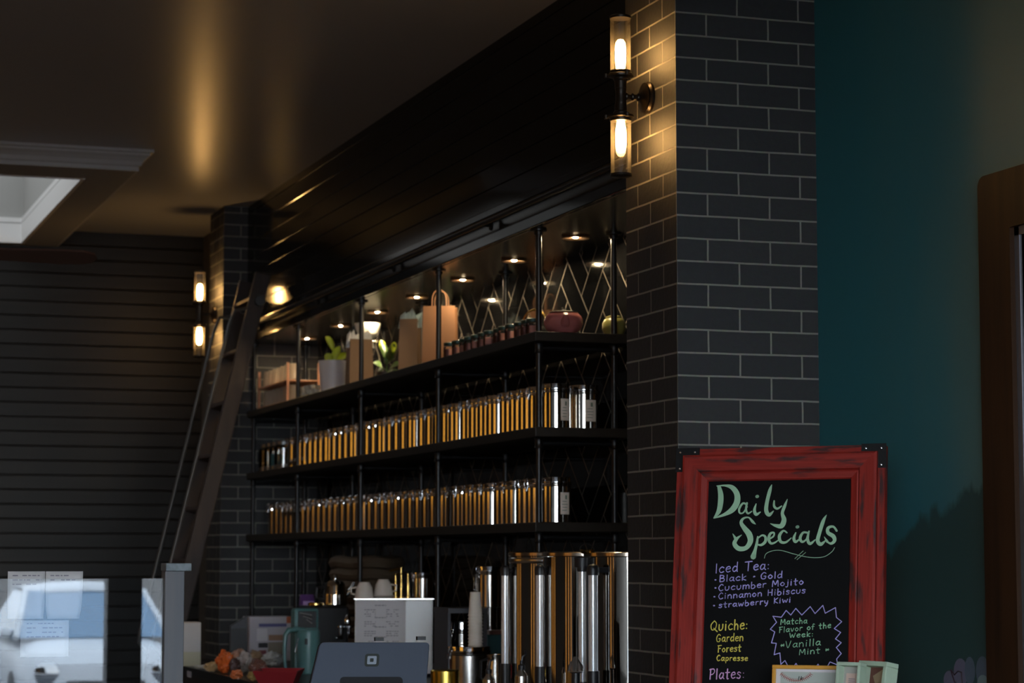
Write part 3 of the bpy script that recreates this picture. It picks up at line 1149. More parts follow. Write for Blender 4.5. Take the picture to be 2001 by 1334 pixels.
# white bowl resting up on the bag-side stand
yb = y_for(716, 3.0)
bw = thing('cake_stand', 'bright white bowl on a slim stand directly under a soffit spotlight', 'bowl', (3.0, yb, Z1))
zb = at(716, 660, y=yb).z - Z1
MB().lathe([(0.0, zb), (0.030, zb), (0.050, zb + 0.018), (0.062, zb + 0.048), (0.066, zb + 0.072), (0.063, zb + 0.072), (0.056, zb + 0.045), (0.040, zb + 0.018), (0.0, zb + 0.008)], 36, close=False).build('bowl', mat('bright_white_glaze', (0.9, 0.89, 0.80), 0.3), bw)
MB().lathe([(0.045, 0.0), (0.045, 0.006), (0.010, 0.014), (0.008, 0.10), (0.008, zb - 0.01), (0.02, zb)], 24).build('stand', M_IRON, bw)

# trailing plant between the bags
yt = y_for(752, 3.03)
tp = thing('trailing_plant', 'leafy trailing green plant between the paper bags', 'plant', (3.03, yt, Z1))
MB().lathe([(0.035, 0.0), (0.045, 0.07), (0.046, 0.075), (0.042, 0.075), (0.038, 0.05)], 24, close=False).build('pot', M_BLACK, tp)
mb = MB()
rnd = random.Random(3)


def tq(px, py, x=None):
    p = at(px, py, x=3.03 if x is None else x)
    return (p.x - 3.03, p.y - yt, p.z - Z1)


for (a, b, w) in (((756, 705), (745, 668), 0.018), ((760, 705), (772, 672), 0.020), ((752, 710), (764, 690), 0.02), ((745, 718), (728, 708), 0.014), ((748, 722), (735, 735), 0.014), ((760, 722), (782, 712), 0.018), ((758, 726), (778, 734), 0.016), ((752, 730), (748, 742), 0.014)):
    leaf(mb, tq(a[0], a[1]), tq(b[0], b[1]), w, 0.008)
mb.build('foliage', M_LEAFD, tp, solid=0.001)
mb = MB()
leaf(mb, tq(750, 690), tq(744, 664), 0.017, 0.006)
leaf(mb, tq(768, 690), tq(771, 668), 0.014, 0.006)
o = mb.build('lit_leaves', M_LEAF, tp, solid=0.001)  # lighter leaf colour paints the light on these leaves
mb = MB().tube([tq(755, 738), tq(756, 715), tq(758, 690)], 0.003, 6)
for (a, b) in (((756, 712), (770, 700)), ((755, 722), (742, 716))):
    mb.tube([tq(*a), tq(*b)], 0.002, 5)
mb.build('stem', M_LEAFD, tp)
yvb = y_for(803, 2.80)

# little jars in a row
jl = None
JY = [8.07 + 0.088 * k for k in range(13)]
for i, y in enumerate(JY):
    n = i + 1
    lab = 'tiny lidded tea jar on the top shelf, %s behind the dark teapot' % ORD[n]
    if jl is None:
        jl = thing('tea_jar', lab, 'jar', (2.835, y + 0.03, Z1), 0, 'tiny lidded tea jars on the top shelf')
        MB().lathe([(0.024, 0.001), (0.026, 0.004), (0.026, 0.043), (0.021, 0.050)], 20, close=False).build('glass', G_CLEAR, jl)
        MB().lathe([(0.0, 0.003), (0.0235, 0.004), (0.0235, 0.036), (0.0, 0.038)], 20).build('filling', M_JARFILL, jl)
        MB().lathe([(0.0245, 0.049), (0.0255, 0.051), (0.0255, 0.062), (0.022, 0.064), (0.0, 0.064)], 20).build('lid', M_JARLID, jl)
        vs, fs = curved_patch(0.0266, FACE - 0.5, FACE + 0.5, 0.010, 0.036)
        MB().add(vs, fs, 0, True).build('label', mat('dull_pink_label', (0.36, 0.16, 0.13), 0.8), jl, fix=False)
    else:
        copy_thing(jl, (2.835 + random.uniform(-0.008, 0.008), y, Z1), random.uniform(-0.5, 0.5), lab)


# teapots
def make_teapot(name, label, loc, R, H, m, rz, bail=None, knob=None):
    t = thing(name, label, 'teapot', loc, rz, None)
    k = H
    MB().lathe([(R * 0.55, 0.0), (R * 0.58, 0.004), (R * 0.86, k * 0.16), (R, k * 0.42), (R * 0.98, k * 0.58), (R * 0.90, k * 0.74), (R * 0.76, k * 0.85), (R * 0.72, k * 0.865)], 40).build('body', m, t)
    MB().lathe([(R * 0.70, k * 0.872), (R * 0.76, k * 0.88), (R * 0.75, k * 0.905), (R * 0.45, k * 0.955), (R * 0.12, k * 0.985), (R * 0.07, k * 1.02), (R * 0.11, k * 1.06), (R * 0.09, k * 1.10), (0.0, k * 1.115)], 28).build('lid', knob or m, t)
    MB().tube([(R * 0.85, 0, k * 0.40), (R * 1.12, 0, k * 0.50), (R * 1.27, 0, k * 0.64), (R * 1.36, 0, k * 0.74)], [R * 0.26, R * 0.20, R * 0.14, R * 0.11], 14).build('spout', m, t)
    if bail:
        pts = [(-0.0, R * 0.8 * math.cos(a), k * 0.80 + bail * math.sin(a)) for a in [PI * q / 14 for q in range(15)]]
        MB().tube(pts, 0.0042, 8).build('bail_handle', M_BRASS, t)
    else:
        pts = [(-R * 0.9, 0, k * 0.75), (-R * 1.35, 0, k * 0.80), (-R * 1.5, 0, k * 0.55), (-R * 1.3, 0, k * 0.30), (-R * 0.92, 0, k * 0.25)]
        MB().tube(pts, 0.007, 8).build('side_handle', m, t)
    return t


yt1 = y_for(1102, 2.93)
make_teapot('teapot', 'round dusky pink teapot at the pillar end of the top shelf', (2.93, yt1, Z1), 0.0735, 0.092, M_PINK, math.radians(-105), None, M_STEEL2)
yt2 = y_for(1056, 2.93)
make_teapot('teapot', 'dark iron teapot with brass loop handle behind a shelf pipe', (2.93, yt2 + 0.06, Z1), 0.060, 0.075, M_IRON, math.radians(70), 0.066)
yt3 = y_for(1204, 3.125)
gp = thing('ginger_jar', 'moss green pottery jar against the tiles by the pillar', 'jar', (3.148, 8.066, Z1))
MB().lathe([(0.030, 0.0), (0.033, 0.003), (0.0445, 0.030), (0.0445, 0.052), (0.036, 0.068), (0.030, 0.072)], 28).build('body', M_GREENPOT, gp)
MB().lathe([(0.032, 0.0725), (0.030, 0.078), (0.010, 0.084), (0.008, 0.090), (0.0, 0.092)], 20).build('lid', M_GREENPOT, gp)

# racks of stacked glasses at the ladder end of the top shelf
rk = thing('glass_rack', 'two-tier amber-lit wood rack for tumblers at the ladder end of the top shelf', 'rack', (2.885, 12.40, Z1))
for z in (0.010, 0.122):
    MB().box(-0.07, 0.12, -0.36, 0.36, z - 0.008, z).build('rack_tier', M_AMBER, rk, bevel=0.002)
for y in (-0.35, 0.35):
    for x in (-0.06, 0.11):
        MB().box(x - 0.006, x + 0.006, y - 0.006, y + 0.006, 0.0, 0.215).build('rack_post', M_AMBER, rk)
g0 = None
for tier, tz in (('lower', 0.0102), ('upper', 0.1222)):
    for k in range(7):
        y = 12.39 - 0.30 + k * 0.1
        lab = 'upturned tumbler on the %s tier of the amber-lit rack, %s from the flower pot' % (tier, ORD[k + 1])
        if g0 is None:
            g0 = thing('tumbler', lab, 'glass', (2.87, y, Z1 + tz), 0, 'tumblers in the amber rack')
            MB().lathe([(0.036, 0.0), (0.030, 0.088), (0.029, 0.090), (0.0, 0.090)], 24, close=False).build('glass', glass_mat('tumbler_glass', (0.95, 0.93, 0.9), 0.10, 0.04, haze=0.32, hazecol=(1.0, 0.85, 0.7)), g0)
            MB().lathe([(0.0365, 0.0), (0.0372, 0.002), (0.0362, 0.004)], 24, close=False).build('rim', M_CHROME, g0)
        else:
            copy_thing(g0, (2.87, y, Z1 + tz), 0, lab)
g1 = None
for q, (px, x, lift) in enumerate(((590, 2.865, 0), (606, 2.95, 0), (606, 2.85, 0), (614, 2.93, 0), (592, 2.88, 1), (602, 2.885, 1), (611, 2.89, 1), (618, 2.86, 0))):
    y = y_for(px, x)
    w = ['first', 'second', 'third', 'fourth', 'upper first', 'upper second', 'upper third', 'fifth'][q]
    lab = 'cut-glass dish in the sparkling pile by the flower pot, %s from rack' % w
    zz = Z1 + lift * 0.036
    if g1 is None:
        g1 = thing('glass_dish', lab, 'glass dish', (x, y, zz), 0, 'cut-glass dishes beside the flower pot')
        vs, fs = [], []
        MB().lathe([(0.0, 0.0), (0.018, 0.003), (0.030, 0.022), (0.033, 0.035), (0.030, 0.034), (0.026, 0.02), (0.0, 0.006)], 9, close=False).flat().build('bowl', mat('sparkling_cut_glass', (0.95, 0.92, 0.82), 0.16, metal=0.6), g1)
    else:
        copy_thing(g1, (x, y, zz), random.uniform(0, 1), lab)

# glass storage jars at the far end of the middle shelf
j1 = None
for k, y in enumerate((12.80, 12.67, 12.54, 12.41)):
    lab = 'clear glass jar on the middle shelf by the far pillar, %s from ladder' % ORD[k + 1]
    if j1 is None:
        j1 = thing('storage_jar', lab, 'jar', (2.89, y, Z2), 0, 'glass storage jars on the middle shelf')
        MB().lathe([(0.048, 0.001), (0.052, 0.004), (0.052, 0.125), (0.040, 0.138)], 28, close=False).build('glass', G_CLEAR, j1)
        MB().lathe([(0.0, 0.004), (0.049, 0.005), (0.049, 0.03), (0.0, 0.035)], 24).build('filling', mat('pale_tea_leaves', (0.16, 0.15, 0.13), 0.8), j1)
        MB().lathe([(0.042, 0.1385), (0.046, 0.142), (0.046, 0.160), (0.0, 0.163)], 28).build('lid', mat('dark_pewter_lid', (0.20, 0.20, 0.20), 0.35, metal=0.9), j1)
    elif k in (2,):
        a = copy_thing(j1, (2.89, y, Z2), 0, lab.replace('clear glass jar', 'teal-labelled jar'))
        vs, fs = curved_patch(0.0528, FACE - 0.8, FACE + 0.8, 0.03, 0.095)
        MB().add(vs, fs, 0, True).build('label', mat('dark_teal_label', (0.015, 0.07, 0.07), 0.7), a, fix=False)
    else:
        copy_thing(j1, (2.89, y, Z2), 0, lab)

# ------------------------------------------------------------------ back counter and what stands on it
bc = thing('back_counter', 'long black worktop counter under the pipe shelves', 'counter', (2.6, 9.0, 0))
MB().box(2.02 - 2.6, 3.185 - 2.6, 6.70 - 9.0, 11.35 - 9.0, CTR - 0.04, CTR - 0.0007).build('worktop', M_COUNTER, bc, bevel=0.003)
MB().box(2.07 - 2.6, 3.18 - 2.6, 6.72 - 9.0, 11.30 - 9.0, 0.0, CTR - 0.04).build('cabinet_base', M_CAB, bc)
bs = thing('side_counter', 'low dark cabinet behind the ladder under the shelves', 'counter', (2.95, 12.1, 0))
MB().box(-0.23, 0.235, -0.74, 0.78, CTR - 0.04, CTR - 0.0007).build('worktop', M_COUNTER, bs, bevel=0.003)
MB().box(-0.21, 0.23, -0.73, 0.77, 0.0, CTR - 0.04).build('cabinet_base', M_CAB, bs)

URN_TOP = 1.468


def make_urn(label, loc, R, topz, extra_gauge=False, ring=False):
    t = thing('hot_drink_urn', label, 'urn', loc, 0, 'tall steel urns on the back counter')
    H = topz - loc[2]
    prof = [(R - 0.004, 0.02), (R, 0.025)]
    n = 60
    MB().lathe([(R - 0.01, 0.0), (R, 0.004), (R, H - 0.016)], 64).build('tank', mat('ribbed_steel', (0.50, 0.47, 0.43), 0.05, metal=1.0), t)
    MB().lathe([(R + 0.001, H - 0.0155), (R + 0.004, H - 0.013), (R + 0.004, H - 0.003), (R - 0.002, H), (0.0, H + 0.001)], 64).build('lid', mat('warm_steel_lid', (0.75, 0.62, 0.5), 0.16, metal=1.0), t)
    if ring:
        MB().lathe([(R + 0.0005, H - 0.040), (R + 0.003, H - 0.036), (R + 0.003, H - 0.024), (R + 0.0005, H - 0.020)], 64, close=False).build('collar', M_STEEL2, t)
    return t


def gauge(t, dx, dy, z0, z1, r=0.0135):
    """sight gauge: bright tube with black end caps standing off the tank"""
    g = MB().tube([(dx, dy, z0), (dx, dy, z1)], r, 16).build('gauge_tube', mat('white_gauge_tube', (0.92, 0.94, 0.95), 0.10, metal=0.5), t)
    mb = MB()
    mb.lathe([(r * 1.25, z1 - 0.004), (r * 1.3, z1 + 0.016), (r * 1.05, z1 + 0.026), (r * 0.5, z1 + 0.03), (0, z1 + 0.031)], 16, (dx, dy, 0))
    mb.tube([(dx, dy, z1 + 0.012), (dx + 0.05, dy, z1 + 0.012)], r * 0.6, 8)
    mb.build('gauge_top_cap', M_BLACK, g)
    mb = MB()
    zb = max(0.004, z0 - 0.12)
    mb.lathe([(r * 1.3, zb), (r * 1.35, zb + 0.02), (r * 1.3, max(z0, zb + 0.03) + 0.004)], 16, (dx, dy, 0))
    mb.tube([(dx, dy, max(0.03, z0 - 0.06)), (dx + 0.05, dy, max(0.03, z0 - 0.06))], r * 0.8, 8)
    mb.build('gauge_foot_cap', M_BLACK, g)


def dz_at(px, py, loc):
    return at(px, py, y=loc[1]).z - loc[2]


U = []
st_top = at(1147, 1076, y=6.9).z - 0.012 - 0.0065 - at(1138, 1108, y=6.9).z
for k, (y, px, pt_, pb_) in enumerate(((7.66, 987, 1122, 1298), (7.30, 1055, 1121, 1304), (6.90, 1138, 1114, 1334))):
    loc = (2.75, y, CTR)
    lab = ['tall ribbed steel urn furthest from the brick pillar', 'middle of the three tall steel urns with a sight gauge', 'tall steel urn partly hidden behind the brick pillar'][k]
    t = make_urn(lab, loc, 0.150, at(1060, 1078, y=y).z, ring=(k == 0))
    gx = at(px, 1150, y=y).x - loc[0]
    gauge(t, gx, 0.0, dz_at(px, pb_, loc), dz_at(px, pt_, loc))
    if k == 2:
        p = at(1159, 1150, y=y - 0.09)
        gauge(t, p.x - loc[0], -0.09, dz_at(1159, 1313, (0, y - 0.09, CTR)), dz_at(1159, 1121, (0, y - 0.09, CTR)), 0.0155)
        MB().lathe([(0.024, 0.0), (0.026, 0.03), (0.022, max(0.035, st_top - 0.004)), (0.015, st_top)], 18, (gx, 0.0, dz_at(1138, 1108, loc))).build('tap_knob', M_BLACK, t)
    U.append((t, loc))

# strainer on the third urn's knob, small pot behind the lids
p = at(1147, 1076, y=6.9)
st = thing('tea_strainer', 'small golden tea strainer bowl perched above the urn taps', 'strainer', (p.x, 6.9, p.z - 0.012))
MB().lathe([(0.008, 0.0), (0.020, 0.006), (0.0245, 0.016), (0.0235, 0.016), (0.018, 0.008), (0.0, 0.003)], 24, close=False).build('bowl', M_BRASS, st)
MB().tube([(0.024 * math.cos(a), 0, 0.016 + 0.018 * math.sin(a)) for a in [PI * q / 10 for q in range(11)]], 0.0016, 6).build('handle', M_IRON, st)
MB().lathe([(0.010, -0.006), (0.012, 0.0), (0.008, 0.003)], 14).build('foot', M_BLACK, st)

# glass funnel dripper in front of the urns
p = at(1125, 1311, y=6.75)
fn = thing('glass_dripper', 'upturned clear glass dripper cone in front of the urns', 'dripper', (p.x, 6.75, CTR))
hz = p.z - CTR
MB().lathe([(0.026, hz), (0.022, hz + 0.02), (0.009, hz + 0.038), (0.007, hz + 0.045)], 24, close=False).build('cone', glass_mat('thick_glass', (0.9, 0.88, 0.86), 0.10, 0.05, haze=0.10, hazecol=(0.8, 0.75, 0.7)), fn)
MB().lathe([(0.014, 0.0), (0.014, hz - 0.006), (0.025, hz - 0.002), (0.0, hz)], 20).build('holder', M_BLACK, fn)

# small riser shelf with steel canisters left of the urns
yr = 8.55
rs = thing('riser_shelf', 'small black riser shelf left of the urns', 'riser', (2.68, yr, CTR))
zr = at(960, 1186, y=yr).z - CTR
MB().box(-0.065, 0.095, -0.10, 0.10, zr - 0.020, zr).build('riser_top', M_MIDGREY, rs, bevel=0.002)
for dx in (-0.058, 0.088):
    MB().box(dx - 0.006, dx + 0.006, -0.09, 0.09, 0, zr - 0.02).build('riser_side', M_MIDGREY, rs)
p = at(958, 1100, y=yr)
make_canister('tea_canister', 'steel clamp-lid canister standing on the black riser', 'canister', (p.x, yr, CTR + zr), R=0.048, H=0.158)
p = at(952, 1255, y=yr - 0.02)
make_canister('tea_canister', 'smaller steel canister beneath the black riser shelf', 'canister', (2.695, yr - 0.02, CTR), R=0.042, H=min(zr - 0.03, max(0.08, at(960, 1212, y=yr).z - CTR)))

# stack of paper cups
yc = 8.35
p = at(930, 1270, y=yc)
lift = p.z - CTR
ct = make_canister('wide_canister', 'large steel clamp-lid canister with a cup stack on its lid', 'canister', (at(917, 1260, y=yc).x, yc, CTR), R=0.078, H=max(0.1, at(917, 1262, y=yc).z - CTR), body=M_STEEL2)
ch = at(917, 1262, y=yc).z
cx = at(929, 1200, y=yc).x
c0 = None
top = at(929, 1140, y=yc).z
step = 0.0125
ncup = int((at(929, 1160, y=yc).z - ch - 0.07) / step)
for k in range(max(6, ncup)):
    lab = 'cream paper cup nested in the tall stack, %s from the bottom' % ORD[k + 1]
    loc = (cx, yc, ch + 0.001 + k * step)
    if c0 is None:
        c0 = thing('paper_cup', lab, 'paper cup', loc, 0, 'paper cups in the tall stack')
        MB().lathe([(0.0262, 0.0008), (0.0285, 0.0), (0.0290, 0.002), (0.0275, 0.0038), (0.0262, 0.0038), (0.0205, 0.088), (0.0195, 0.089), (0.0, 0.087)], 28, close=False).build('cup', M_PAPERC, c0)
    else:
        copy_thing(c0, loc, 0, lab)

# gold tin and steel pitchers
yg = 7.9
p = at(872, 1300, y=yg)
gt = thing('gold_tin', 'gold tea tin at the bottom edge right of the till', 'tin', (at(870, 1310, y=yg).x, yg, CTR))
hg = at(870, 1308, y=yg).z - CTR
MB().lathe([(0.05, 0.0), (0.0515, 0.003), (0.0515, hg - 0.02)], 36).build('body', M_GOLDT, gt)
MB().lathe([(0.0525, hg - 0.02), (0.0525, hg - 0.004), (0.048, hg), (0.0, hg)], 36).build('lid', M_GOLDT, gt)
yj = 8.0
jx = at(968, 1290, y=yj).x
pj_ = thing('milk_pitcher', 'small steel milk pitcher with dark handle next to the urns', 'pitcher', (jx, yj, CTR))
hp = at(968, 1278, y=yj).z - CTR
MB().lathe([(0.036, 0.0), (0.038, 0.004), (0.036, hp * 0.5), (0.029, hp * 0.85), (0.032, hp), (0.030, hp), (0.027, hp * 0.85)], 30, close=False).build('body', M_STEEL2, pj_)
MB().tube([(-0.034, -0.01, hp * 0.9), (-0.062, -0.02, hp * 0.85), (-0.064, -0.02, hp * 0.45), (-0.038, -0.01, hp * 0.25)], 0.005, 8).build('handle', M_BLACK, pj_)

# scoops / utensil pot of dark plastic near the pitchers
for (px, ptop, pb, yy, lab) in ((955, 1316, 1330, 7.6, 'small black pump bottle beside the gold tin'), (1019, 1308, 1334, 7.2, 'black pump bottle before the first urn')):
    p = at(px, ptop, y=yy)
    b = thing('pump_bottle', lab, 'bottle', (p.x, yy, CTR), 0, 'black pump bottles on the counter')
    h = p.z - CTR
    MB().lathe([(0.022, 0.0), (0.023, 0.003), (0.022, h - 0.02), (0.010, h - 0.004), (0.009, h)], 20).build('body', M_STEEL2, b)
    MB().lathe([(0.011, h), (0.012, h + 0.014), (0.006, h + 0.018), (0.004, h + 0.03)], 16).build('collar', M_BLACK, b)
    MB().tube([(0, 0, h + 0.02), (0.004, 0, h + 0.042), (0.014, -0.005, h + 0.050), (0.010, -0.01, h + 0.062)], 0.004, 8).build('spout', M_BLACK, b)

# white grinder cabinet with menu sheet
yw = 9.38
WRZ = -math.radians(15.5)
x0w, x1w = at(696, 1200, y=yw).x, at(843, 1200, y=yw).x
ztw = at(770, 1171, y=yw).z
wb = thing('white_machine', 'white enamelled machine casing with a printed menu sheet on its side', 'machine', ((x0w + x1w) / 2, yw, CTR), WRZ)
hwd = (x1w - x0w) / 2
hh = ztw - CTR
MB().box(-hwd, hwd, 0.0, 0.34, 0.012, hh).build('casing', M_WHITEMETAL, wb, bevel=0.006)
MB().box(-hwd - 0.004, hwd + 0.004, -0.004, 0.344, hh, hh + 0.004).build('top_plate', M_STEEL2, wb)
for dx in (-hwd + 0.03, hwd - 0.03):
    for dy in (0.03, 0.31):
        MB().lathe([(0.0, 0.0), (0.013, 0.013)], 14, (dx, dy, 0)).build('foot', M_BLACK, wb)
# menu sheet (rests against / taped onto the machine)
pa, pb = at(698, 1172, y=yw), at(792, 1172, y=yw)
ms_off = (pa.x + pb.x) / 2 - wb.location.x
ms = thing('menu_sheet', 'printed white menu sheet taped to the white machine', 'paper', (wb.location.x + ms_off * math.cos(WRZ) + 0.0012 * math.sin(WRZ), yw + ms_off * math.sin(WRZ) - 0.0012 * math.cos(WRZ), ztw - 0.262), WRZ)
wd = (pb.x - pa.x) / 2
MB().box(-wd, wd, -0.0012, 0.0, 0.0, 0.258).build('sheet', M_PAPER, ms)
mb = MB()
rnd = random.Random(5)


def dash_text(mb, x0, x1, z, h, yy, rnd, fill=0.8):
    x = x0
    while x < x1:
        w = rnd.uniform(0.004, 0.014)
        if rnd.random() < fill:
            mb.box(x, min(x + w, x1), yy - 0.0004, yy, z, z + h)
        x += w + 0.003


for zz in (0.236, 0.185, 0.146, 0.104, 0.062):
    dash_text(mb, -0.025, 0.025, zz, 0.0035, -0.0012, rnd, 1.0)
for blk in (0.218, 0.168, 0.128, 0.086, 0.044):
    for r in range(4 if blk > 0.2 else 3):
        dash_text(mb, -wd * 0.66, -wd * 0.2, blk - r * 0.009, 0.003, -0.0012, rnd)
        dash_text(mb, wd * 0.22, wd * 0.72, blk - r * 0.009, 0.003, -0.0012, rnd)
mb.build('print', M_INK, ms)

# cups on the white machine
cu = None
ztop = ztw + 0.0042
for k, (px, yy, lab) in enumerate(((712, 9.49, 'upturned cream cup at the left on the white machine'), (749, 9.52, 'upturned cream cup over a saucer on the white machine'))):
    x = at(px, 1150, y=yy).x
    z = ztop + (0.012 if k == 1 else 0.0)
    if cu is None:
        cu = thing('cup', lab, 'cup', (x, yy, z), 2.6, 'cream cups on the white machine')
        MB().lathe([(0.041, 0.0), (0.0405, 0.006), (0.034, 0.045), (0.024, 0.064), (0.023, 0.068), (0.018, 0.068), (0.0, 0.064)], 30, close=False).build('bowl', M_CUP, cu)
        MB().tube([(0.039, 0, 0.015), (0.058, 0, 0.02), (0.058, 0, 0.042), (0.034, 0, 0.046)], 0.004, 8).build('handle', M_CUP, cu)
    else:
        copy_thing(cu, (x, yy, z), -0.6, lab)
x = at(749, 1165, y=9.52).x
sa = thing('saucer', 'cream saucer under the right-hand cup on the white machine', 'saucer', (x, 9.52, ztop))
MB().lathe([(0.030, 0.0), (0.046, 0.006), (0.050, 0.0105), (0.048, 0.012), (0.026, 0.0115), (0.0, 0.0115)], 30).build('plate', M_CUP, sa)

# brass balance frame with three weights
yb2 = 9.60
bl = thing('brass_stand', 'small brass stand with hanging bars behind the cream cups', 'stand', (at(780, 1160, y=yb2).x, yb2, ztop))


def bp(px, py):
    p = at(px, py, y=yb2)
    return (p.x - bl.location.x, p.y - bl.location.y, p.z - ztop)


for a in (773, 784, 797):
    MB().tube([bp(a, 1166), bp(a, 1148), bp(a, 1134), bp(a, 1120)], [0.006, 0.007, 0.0035, 0.003], 10).lathe([(0.010, 0.0), (0.010, 0.004), (0.006, 0.006)], 14, (bp(a, 1166)[0], 0, 0)).build('post', M_BRASS, bl)
MB().tube([bp(761, 1116), bp(783, 1110)], 0.0045, 8).build('arm', M_BRASS, bl)
MB().tube([bp(784, 1108), bp(784, 1122)], 0.0035, 8).build('pivot', M_BRASS, bl)
MB().tube([bp(771, 1122), bp(798, 1119)], 0.004, 8).build('crossbar', M_BRASS, bl)
# canisters behind on the white machine and counter
make_canister('tea_canister', 'steel canister standing on the white machine beside the brass stand', 'canister', (at(826, 1160, y=9.62).x, 9.62, ztop), R=0.044, H=at(826, 1118, y=9.62).z - ztop)
yk = 9.0
make_canister('tall_canister', 'tall steel canister in shadow between the white machine and the cup stack', 'canister', (2.98, 9.05, CTR), R=0.06, H=at(882, 1122, y=9.05).z - CTR)
bx = thing('teal_box', 'dark teal carton behind the large canister', 'box', (2.90, 8.72, CTR))
MB().box(-0.06, 0.06, -0.06, 0.06, 0.0, at(875, 1240, y=8.7).z - CTR).build('carton', mat('dark_teal_card', (0.02, 0.08, 0.085), 0.6), bx, bevel=0.003)
MB().box(-0.045, 0.045, -0.045, 0.045, at(875, 1240, y=8.7).z - CTR, at(875, 1232, y=8.7).z - CTR).build('lid', M_BROWNW, bx)

# espresso machine bits: black body with chrome group heads, left of the white machine
ye = 10.05
em = thing('espresso_machine', 'black espresso machine with chrome spouts left of the white machine', 'coffee machine', (at(664, 1200, y=ye).x, ye, CTR))


def ep(px, py, dy=0.0):
    p = at(px, py, y=ye + dy)
    return (p.x - em.location.x, dy, p.z - CTR)


a, b = ep(625, 1200), ep(693, 1185)
MB().box(a[0], b[0], 0.10, 0.42, 0.02, b[2]).build('housing', M_BLACK, em, bevel=0.01)
MB().box(ep(628, 1250)[0], b[0], -0.02, 0.10, 0.02, ep(640, 1262)[2]).build('drip_tray', mat('dark_red_enamel', (0.10, 0.018, 0.02), 0.3), em, bevel=0.004)
for px in (666, 682):
    c = ep(px, 1228, 0.02)
    MB().lathe([(0.018, 0.012), (0.018, 0.006), (0.010, 0.002), (0.008, -0.02), (0.006, -0.03)][::-1], 16, c).build('group_head', M_CHROME, em)
    MB().tube([ep(px, 1224, 0.03), ep(px, 1218, 0.10)], 0.007, 8).build('group_neck', M_CHROME, em)
c = ep(679, 1212, 0.0)
MB().lathe([(0.004, -0.022), (0.014, -0.014), (0.016, 0.0), (0.011, 0.016), (0.004, 0.026)], 16, c).build('steam_knob', M_CHROME, em)
MB().tube([ep(681, 1206, 0.0), ep(686, 1203, 0.05), ep(694, 1203, 0.10)], 0.004, 8).build('steam_pipe', M_CHROME, em)
MB().tube([ep(656, 1246, -0.01), ep(664, 1244, 0.02), ep(668, 1246, 0.06)], 0.005, 8).build('tray_spout', M_CHROME, em)
ztm = em.location.z + b[2]
MB().lathe([(0.030, 0.0), (0.036, 0.006), (0.036, 0.014), (0.028, 0.018)], 20, (ep(632, 1190)[0], 0.14, b[2])).build('hopper_rim', M_BRASS, em)
# steel kettle on top of it
kx = at(655, 1150, y=10.25).x
kt = thing('steel_kettle', 'polished steel kettle with lid knob standing on the espresso machine', 'kettle', (kx, 10.25, ztm + 0.001))
hk_ = at(648, 1140, y=10.25).z - ztm
MB().lathe([(0.052, 0.0), (0.055, 0.004), (0.054, hk_ * 0.5), (0.046, hk_ * 0.9), (0.042, hk_)], 32).build('body', M_STEEL, kt)
MB().lathe([(0.043, hk_), (0.030, hk_ + 0.012), (0.008, hk_ + 0.018), (0.007, hk_ + 0.026), (0.011, hk_ + 0.034), (0.0, hk_ + 0.042)], 24).build('lid', M_CHROME, kt)
MB().tube([(0.050, 0, hk_ * 0.45), (0.078, 0, hk_ * 0.8), (0.088, 0, hk_ * 1.05)], [0.012, 0.008, 0.006], 10).build('spout', M_CHROME, kt)
MB().tube([(-0.048, 0, hk_ * 0.85), (-0.085, 0, hk_ * 0.8), (-0.088, 0, hk_ * 0.4), (-0.054, 0, hk_ * 0.25)], 0.006, 8).build('handle', M_BLACK, kt)
# purple bag of coffee
pb_ = thing('coffee_bag', 'small purple foil bag left of the steel kettle', 'bag', (at(600, 1180, y=10.62).x, 10.62, CTR))
hb = at(600, 1160, y=10.62).z - CTR
MB().add([(-0.038, -0.03, 0), (0.038, -0.03, 0), (0.038, 0.03, 0), (-0.038, 0.03, 0), (-0.036, -0.025, hb * 0.8), (0.036, -0.025, hb * 0.8), (0.036, 0.02, hb * 0.8), (-0.036, 0.02, hb * 0.8), (-0.034, 0.0, hb), (0.034, 0.0, hb)],
         [(0, 3, 2, 1), (0, 1, 5, 4), (1, 2, 6, 5), (2, 3, 7, 6), (3, 0, 4, 7), (4, 5, 9, 8), (6, 7, 8, 9), (5, 6, 9), (7, 4, 8)]).build('pouch', M_PURPLE, pb_, bevel=0.004)
MB().box(-0.026, 0.026, -0.0335, -0.030, at(600, 1180, y=10.62).z - CTR - 0.012, at(600, 1174, y=10.62).z - CTR).build('label', mat('lilac_label', (0.50, 0.32, 0.60), 0.5), pb_)

# aqua grinder with loop handle and clear jar behind
ya = 9.75
ag = thing('aqua_kettle', 'aqua enamel jug with large loop handle left of the till', 'jug', (at(590, 1280, y=ya).x, ya, CTR))


def ap(px, py, dy=0.0):
    p = at(px, py, y=ya + dy)
    return (p.x - ag.location.x, dy, p.z - CTR)


za = ap(590, 1230)[2]
rw = ap(620, 1200)[0]
MB().lathe([(0.040, 0.0), (0.043, 0.004), (0.049, za * 0.6), (0.050, za - 0.012), (0.046, za), (0.0, za + 0.004)], 32, (0.028, 0.0, 0)).build('body', M_AQUA, ag)
pts = [ap(596, 1231), ap(578, 1229), ap(564, 1231), ap(558, 1240), ap(556, 1262), ap(556, 1286), ap(558, 1304), ap(565, 1312)]
MB().tube(pts, [0.011, 0.012, 0.013, 0.011, 0.009, 0.008, 0.008, 0.008], 12).build('loop_handle', M_AQUA, ag)
MB().tube([ap(584, 1246, -0.02), ap(580, 1258, -0.02), ap(577, 1274, -0.02)], [0.004, 0.0045, 0.004], 8).build('chrome_lever', M_CHROME, ag)
MB().lathe([(0.006, 0.0), (0.006, 0.025)], 10, (ap(593, 1250)[0], -0.05, ap(593, 1258)[2])).build('switch', M_BLACK, ag)
